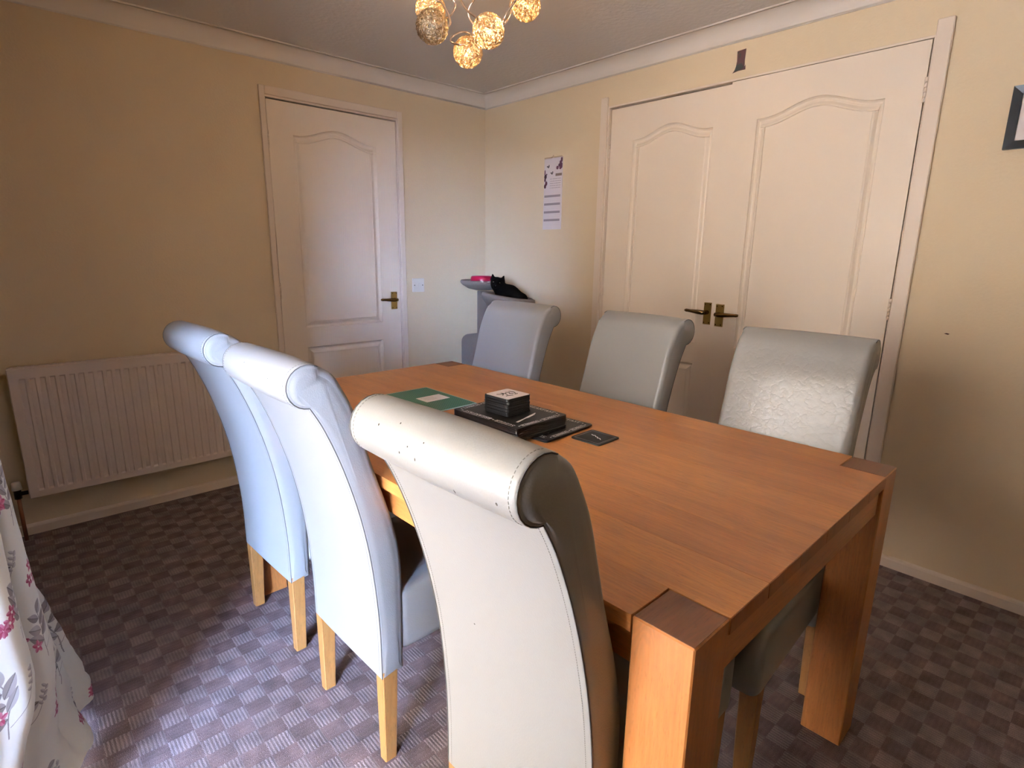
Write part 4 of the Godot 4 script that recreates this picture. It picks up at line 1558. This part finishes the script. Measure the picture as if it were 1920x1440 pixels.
func build_table_things() -> void:
	var w := 0.205
	var l := 0.265
	var th := 0.0042
	var m1 := slab(w, l, 0.0039, 0.010)
	# two loose placemats below
	var lo := [Vector3(-1.468, TOP, 2.0), Vector3(-1.463, TOP + th, 2.004)]
	for k in 2:
		var p := thing("placemat", "black placemat lying under the stack and sticking out, white LUNCH DINNER lettering showing" if k == 1 else "lowest black placemat, flat on the table under all the others", "placemat", lo[k], 0.095 - 0.006 * (1 - k), "black placemats on the table")
		part("board", m1, M.placemat_black, p)
		if k == 1:
			dress_placemat(p, w, l, 0.0040)
	# the stack
	var n := 9
	for k in n:
		var jit := Vector3(rng.randf_range(-0.0012, 0.0012), 0, rng.randf_range(-0.0012, 0.0012))
		var rank := n - 1 - k
		var lab: String = "black placemat in the neat stack, " + ORD[rank]
		if rank == 0:
			lab = "uppermost black placemat of the stack, with white lettering and a printed knife"
		elif rank == n - 1:
			lab = "bottom black placemat of the neat stack, on the loose pair"
		var p := thing("placemat", lab, "placemat", Vector3(-1.537, TOP + th * (2 + k), 1.968) + jit * (0.0 if rank == 0 else 1.0), 0.0, "black placemats on the table")
		p.rotation.y = 0.045 + rng.randf_range(-0.006, 0.006) * (0.0 if rank == 0 else 1.0)
		part("board", m1, M.placemat_black, p)
		if rank == 0:
			dress_placemat(p, w, l, 0.0040)
	var y0 := TOP + th * (2 + n)
	# coasters
	var cs := slab(0.097, 0.097, 0.0039, 0.008)
	var nc := 11
	for k in nc:
		var rank := nc - k
		var jit := Vector3(rng.randf_range(-0.0015, 0.0015), 0, rng.randf_range(-0.0015, 0.0015))
		var p := thing("coaster", "black coaster in the stack below the white card, " + (ORD[rank] if rank > 1 else "uppermost of the black ones"), "coaster", Vector3(-1.534, y0 + th * k, 1.955) + jit, 0.07 + rng.randf_range(-0.02, 0.02), "black coasters on the placemats")
		part("board", cs, M.placemat_edge, p)
	var card := thing("coaster", "white topped coaster with black brush lettering, on top of the coaster stack", "coaster", Vector3(-1.534, y0 + th * nc, 1.955), 0.07)
	part("board", slab(0.097, 0.097, 0.0030, 0.008), M.placemat_edge, card)
	part("white_face", slab(0.092, 0.092, 0.0009, 0.007), M.card_white, card, Vector3(0.0015, 0.0029, 0))
	var st := st_new()
	var brush := [[[-0.025, -0.014], [-0.012, -0.004], [-0.022, 0.004]], [[-0.008, -0.016], [-0.004, -0.002], [-0.010, 0.010]], [[0.004, -0.013], [0.012, -0.006], [0.006, 0.002], [0.013, 0.009]], [[0.020, -0.015], [0.024, 0.0], [0.018, 0.010]], [[-0.020, 0.014], [-0.008, 0.016], [0.0, 0.020]], [[-0.016, -0.008], [0.0, -0.005]], [[0.010, 0.015], [0.020, 0.016]]]
	for b in brush:
		var path := []
		for q in b:
			path.append(Vector3(q[0], 0.0039, q[1]))
		tube(st, smooth_path(path, 4), 0.0013, 4)
	var ink := part("brush_lettering", done(st), M.ink, card)
	ink.scale = Vector3(1.15, 1.0, 1.15)
	ink.position.y = -0.0002
	# single coaster by itself
	var single := thing("coaster", "single black coaster with a grey border, flat on the table beside the placemats", "coaster", Vector3(-1.4255, TOP, 2.197), 0.04)
	part("board", cs, M.placemat_edge, single)
	st = st_new()
	for q in [[0, 0.040], [0, -0.040]]:
		box(st, Vector3(0, 0.00395, q[1]), Vector3(0.081, 0.0003, 0.0016))
		box(st, Vector3(q[1], 0.00395, 0), Vector3(0.0016, 0.0003, 0.0805))
	part("printed_border", done(st), M.print_grey, single)
	st = st_new()
	var squig := []
	for q in [[0.018, -0.020], [0.012, -0.012], [0.016, -0.006], [0.004, 0.0], [0.006, 0.006], [-0.006, 0.010], [-0.004, 0.018], [-0.014, 0.024]]:
		squig.append(Vector3(q[0] * 0.6, 0.0039, q[1]))
	tube(st, smooth_path(squig, 3), 0.0011, 4)
	part("printed_motif", done(st), M.print_white, single)

	# green cutting mat and the note on it
	var mat_img := Image.create_empty(256, 352, false, Image.FORMAT_RGB8)
	mat_img.fill(Color(0.20, 0.42, 0.35))
	for y in range(8, 352, 12):
		for x in range(8, 256, 12):
			mat_img.fill_rect(Rect2i(x, y, 3, 3), Color(0.48, 0.68, 0.58))
	for q in [Rect2i(0, 0, 256, 5), Rect2i(0, 347, 256, 5), Rect2i(0, 0, 5, 352), Rect2i(251, 0, 5, 352)]:
		mat_img.fill_rect(q, Color(0.62, 0.74, 0.72))
	var gm := mat("cutting_mat", Color.WHITE, 0.5, {"albedo_texture": tex(mat_img)})
	gm.uv1_scale = Vector3(1.0 / 0.216, 1.0 / 0.298, 1)
	gm.uv1_offset = Vector3(0.5, 0.5, 0)
	var g := thing("cutting_mat", "green cutting mat with a dotted grid, lying at the far end of the table", "cutting mat", Vector3(-1.556, TOP, 1.560), 0.012)
	part("mat_sheet", slab(0.216, 0.298, 0.0022, 0.004), gm, g)
	var note := thing("paper_note", "small white sheet of paper lying on the green cutting mat", "paper", Vector3(-1.524, TOP + 0.0023, 1.561), 0.03)
	part("sheet", slab(0.097, 0.066, 0.0004, 0.001), M.paper, note)
	st = st_new()
	for k in 4:
		box(st, Vector3(-0.012, 0.00045, -0.02 + k * 0.011), Vector3(0.05 - 0.008 * (k % 2), 0.0001, 0.0012))
	part("printed_line", done(st), M.print_grey, note)


# ---------------------------------------------------------------- things on the walls
func calendar_image() -> ImageTexture:
	var w := 192
	var h := 512
	var im := Image.create_empty(w, h, false, Image.FORMAT_RGB8)
	im.fill(Color(0.86, 0.83, 0.84))
	var plum := Color(0.22, 0.07, 0.15)
	var disc := func(cx: float, cy: float, rx: float, ry: float, c: Color):
		for y in range(maxi(0, int(cy - ry)), mini(h, int(cy + ry) + 1)):
			for x in range(maxi(0, int(cx - rx)), mini(w, int(cx + rx) + 1)):
				if pow((x - cx) / rx, 2) + pow((y - cy) / ry, 2) < 1.0:
					im.set_pixel(x, y, c)
	# plum blossom, top right and left side
	for q in [[182, 20, 10, 17], [172, 38, 12, 14], [180, 60, 14, 20], [160, 56, 12, 12], [140, 72, 13, 13], [170, 76, 11, 10], [8, 100, 6, 22], [14, 128, 14, 16], [26, 112, 7, 6], [10, 150, 9, 14], [24, 176, 12, 16], [12, 196, 12, 16]]:
		disc.call(q[0], q[1], q[2], q[3], plum.lerp(Color(0.42, 0.2, 0.3), fposmod(q[0] * 0.37, 1.0) * 0.6))
	# two butterflies
	for q in [[44, 60], [84, 108]]:
		disc.call(q[0] - 8, q[1] - 3, 9, 5, Color(0.18, 0.12, 0.15))
		disc.call(q[0] + 7, q[1] - 6, 5, 9, Color(0.18, 0.12, 0.15))
		disc.call(q[0], q[1] + 4, 6, 5, Color(0.18, 0.12, 0.15))
	im.fill_rect(Rect2i(122, 112, 66, 18), Color(0.45, 0.38, 0.34))
	for k in 5:
		for x in range(64, 180):
			if rng.randf() < 0.75:
				im.fill_rect(Rect2i(x, 146 + k * 16, 1, 4), Color(0.60, 0.56, 0.58))
	for k in 4:
		im.fill_rect(Rect2i(8, 262 + k * 58, 172, 16), Color(0.58, 0.54, 0.57))
		for j in 2:
			im.fill_rect(Rect2i(8, 288 + k * 58 + j * 15, 172, 1), Color(0.76, 0.73, 0.75))
	return tex(im)


func build_wall_things() -> void:
	# slim calendar; local x is world z, z out of the wall
	var c := thing("calendar", "slim white hanging calendar with plum flowers on the wall beside the double doors", "calendar", Vector3(0, 1.596, 0.642), -PI * 0.5)
	var cm := mat("calendar_print", Color.WHITE, 0.6, {"albedo_texture": calendar_image()})
	var st := st_new()
	var w := 0.149
	var h := 0.412
	box(st, Vector3(0, 0, 0.003), Vector3(w, h, 0.004))
	part("page_block", done(st), M.paper, c)
	st = st_new()
	var bend := 8
	for k in bend:
		var y0 := h * 0.5 - h * k / bend
		var y1 := h * 0.5 - h * (k + 1) / bend
		var z0 := 0.0056 + 0.003 * pow(float(k) / bend, 3)
		var z1 := 0.0056 + 0.003 * pow(float(k + 1) / bend, 3)
		quad(st, Vector3(-w * 0.5, y0, z0), Vector3(w * 0.5, y0, z0), Vector3(w * 0.5, y1, z1), Vector3(-w * 0.5, y1, z1), Vector3(0, 0, 1), Vector2(0, float(k) / bend), Vector2(1, float(k) / bend), Vector2(1, float(k + 1) / bend), Vector2(0, float(k + 1) / bend))
	part("printed_page", done(st), cm, c)
	st = st_new(true)
	for k in 18:
		if k in [8, 9]:
			continue
		var ring := []
		for i in 10:
			ring.append(Vector3(-w * 0.46 + k * w * 0.92 / 17.0, h * 0.5 + 0.001 + sin(TAU * i / 10) * 0.005, 0.006 + cos(TAU * i / 10) * 0.004))
		tube(st, ring, 0.0008, 4, true)
	tube(st, smooth_path([Vector3(-0.018, h * 0.5 + 0.002, 0.006), Vector3(-0.006, h * 0.5 + 0.006, 0.006), Vector3(0, h * 0.5 + 0.014, 0.006), Vector3(0.006, h * 0.5 + 0.006, 0.006), Vector3(0.018, h * 0.5 + 0.002, 0.006)], 5), 0.0009, 5)
	part("wire_binding", done(st), M.chrome, c)

	# torn scrap above the doors
	var s := thing("torn_scrap", "small torn dark strip stuck on the wall above the double doors", "torn paper", Vector3(0, 2.090, 1.768), -PI * 0.5)
	st = st_new()
	plate(st, PackedVector2Array([Vector2(-0.021, 0.040), Vector2(0.019, 0.043), Vector2(0.017, 0.0), Vector2(0.018, -0.030), Vector2(0.022, -0.022), Vector2(0.023, -0.041), Vector2(-0.010, -0.041), Vector2(-0.036, -0.046), Vector2(-0.023, -0.030), Vector2(-0.019, 0.0)]), 0.0012)
	part("strip", done(st), M.tear_brown, s)
	st = st_new()
	plate(st, PackedVector2Array([Vector2(-0.020, -0.016), Vector2(0.004, -0.012), Vector2(0.014, -0.028), Vector2(0.010, -0.036), Vector2(-0.028, -0.042)]), 0.0006, 0.0, 0.0012)
	part("dark_patch", done(st), M.tear_green, s)
	st = st_new()
	plate(st, PackedVector2Array([Vector2(-0.019, 0.036), Vector2(-0.012, 0.037), Vector2(-0.012, 0.030), Vector2(-0.019, 0.029)]), 0.0006, 0.0, 0.0012)
	part("dark_patch", done(st), M.tear_green, s)
	st = st_new()
	plate(st, PackedVector2Array([Vector2(-0.010, 0.026), Vector2(-0.002, 0.030), Vector2(-0.004, 0.014), Vector2(-0.011, 0.012)]), 0.0006, 0.0, 0.0012)
	part("dark_patch", done(st), M.tear_green, s)
	# small scuff on the right part of the wall
	st = st_new()
	plate(st, PackedVector2Array([Vector2(-0.009, 0.0), Vector2(-0.002, 0.003), Vector2(0.009, 0.001), Vector2(0.004, -0.003)]), 0.0008)
	var mk := tag(part("wall_mark", done(st), M.tear_brown, self, Vector3(0, 0.978, 2.68)), "tiny dark scrape on the cream wall right of the double doors", "wall mark")
	mk.rotation.y = -PI * 0.5

	# framed picture at the right
	var f := thing("picture_frame", "small black framed picture on the wall right of the double doors", "picture", Vector3(0, 1.706, 2.872), -PI * 0.5)
	var fw := 0.270
	var fh := 0.196
	var b := 0.026
	for k in 4:
		st = st_new()
		var hw := fw * 0.5
		var hh := fh * 0.5
		var o := [Vector2(-hw, -hh), Vector2(hw, -hh), Vector2(hw, hh), Vector2(-hw, hh)]
		var i := [Vector2(-hw + b, -hh + b), Vector2(hw - b, -hh + b), Vector2(hw - b, hh - b), Vector2(-hw + b, hh - b)]
		var k2 := (k + 1) % 4
		var zo := 0.018
		var zi := 0.012
		var nrm: Vector2 = -(i[k] + i[k2])
		quad(st, Vector3(o[k].x, o[k].y, zo), Vector3(o[k2].x, o[k2].y, zo), Vector3(i[k2].x, i[k2].y, zi), Vector3(i[k].x, i[k].y, zi), Vector3(0, 0, 1))
		quad(st, Vector3(o[k].x, o[k].y, 0.001), Vector3(o[k2].x, o[k2].y, 0.001), Vector3(o[k2].x, o[k2].y, zo), Vector3(o[k].x, o[k].y, zo), -Vector3(nrm.x, nrm.y, 0))
		quad(st, Vector3(i[k].x, i[k].y, 0.003), Vector3(i[k2].x, i[k2].y, 0.003), Vector3(i[k2].x, i[k2].y, zi), Vector3(i[k].x, i[k].y, zi), Vector3(nrm.x, nrm.y, 0))
		part("frame_side", done(st), M.frame_black, f)
	part("mount_card", boxm(Vector3(fw - 2 * b + 0.004, fh - 2 * b + 0.004, 0.003)), M.paper, f, Vector3(0, 0, 0.004))
	st = st_new()
	for k in 3:
		var p := []
		for q in 7:
			p.append(Vector3(-0.085 + q * 0.011 + k * 0.004, -0.01 - k * 0.018 + 0.006 * sin(q * 2.1 + k), 0.0057))
		tube(st, smooth_path(p, 3), 0.0007, 4)
	part("drawn_lines", done(st), M.print_grey, f)

	# switched spur plate beside the single door
	var sp := thing("switch_plate", "square white switch plate on the wall between the single door and corner", "switch", Vector3(-0.562, 1.036, 0.0))
	st = st_new()
	plate(st, round_rect(0.086, 0.086, 0.004, 4), 0.010, 0.002)
	part("cover_plate", done(st), M.white_plastic, sp)
	st = st_new()
	plate(st, round_rect(0.018, 0.026, 0.002, 3), 0.0035, 0.001, 0.010)
	part("rocker", done(st), M.white_plastic, sp)
	for x in [-0.0301, 0.0301]:
		st = st_new()
		var ring := PackedVector2Array()
		for k in 12:
			ring.append(Vector2(cos(TAU * k / 12), sin(TAU * k / 12)) * 0.0032)
		plate(st, ring, 0.001, 0.0, 0.010)
		part("screw", done(st), M.dark_metal, sp, Vector3(x, 0, 0))
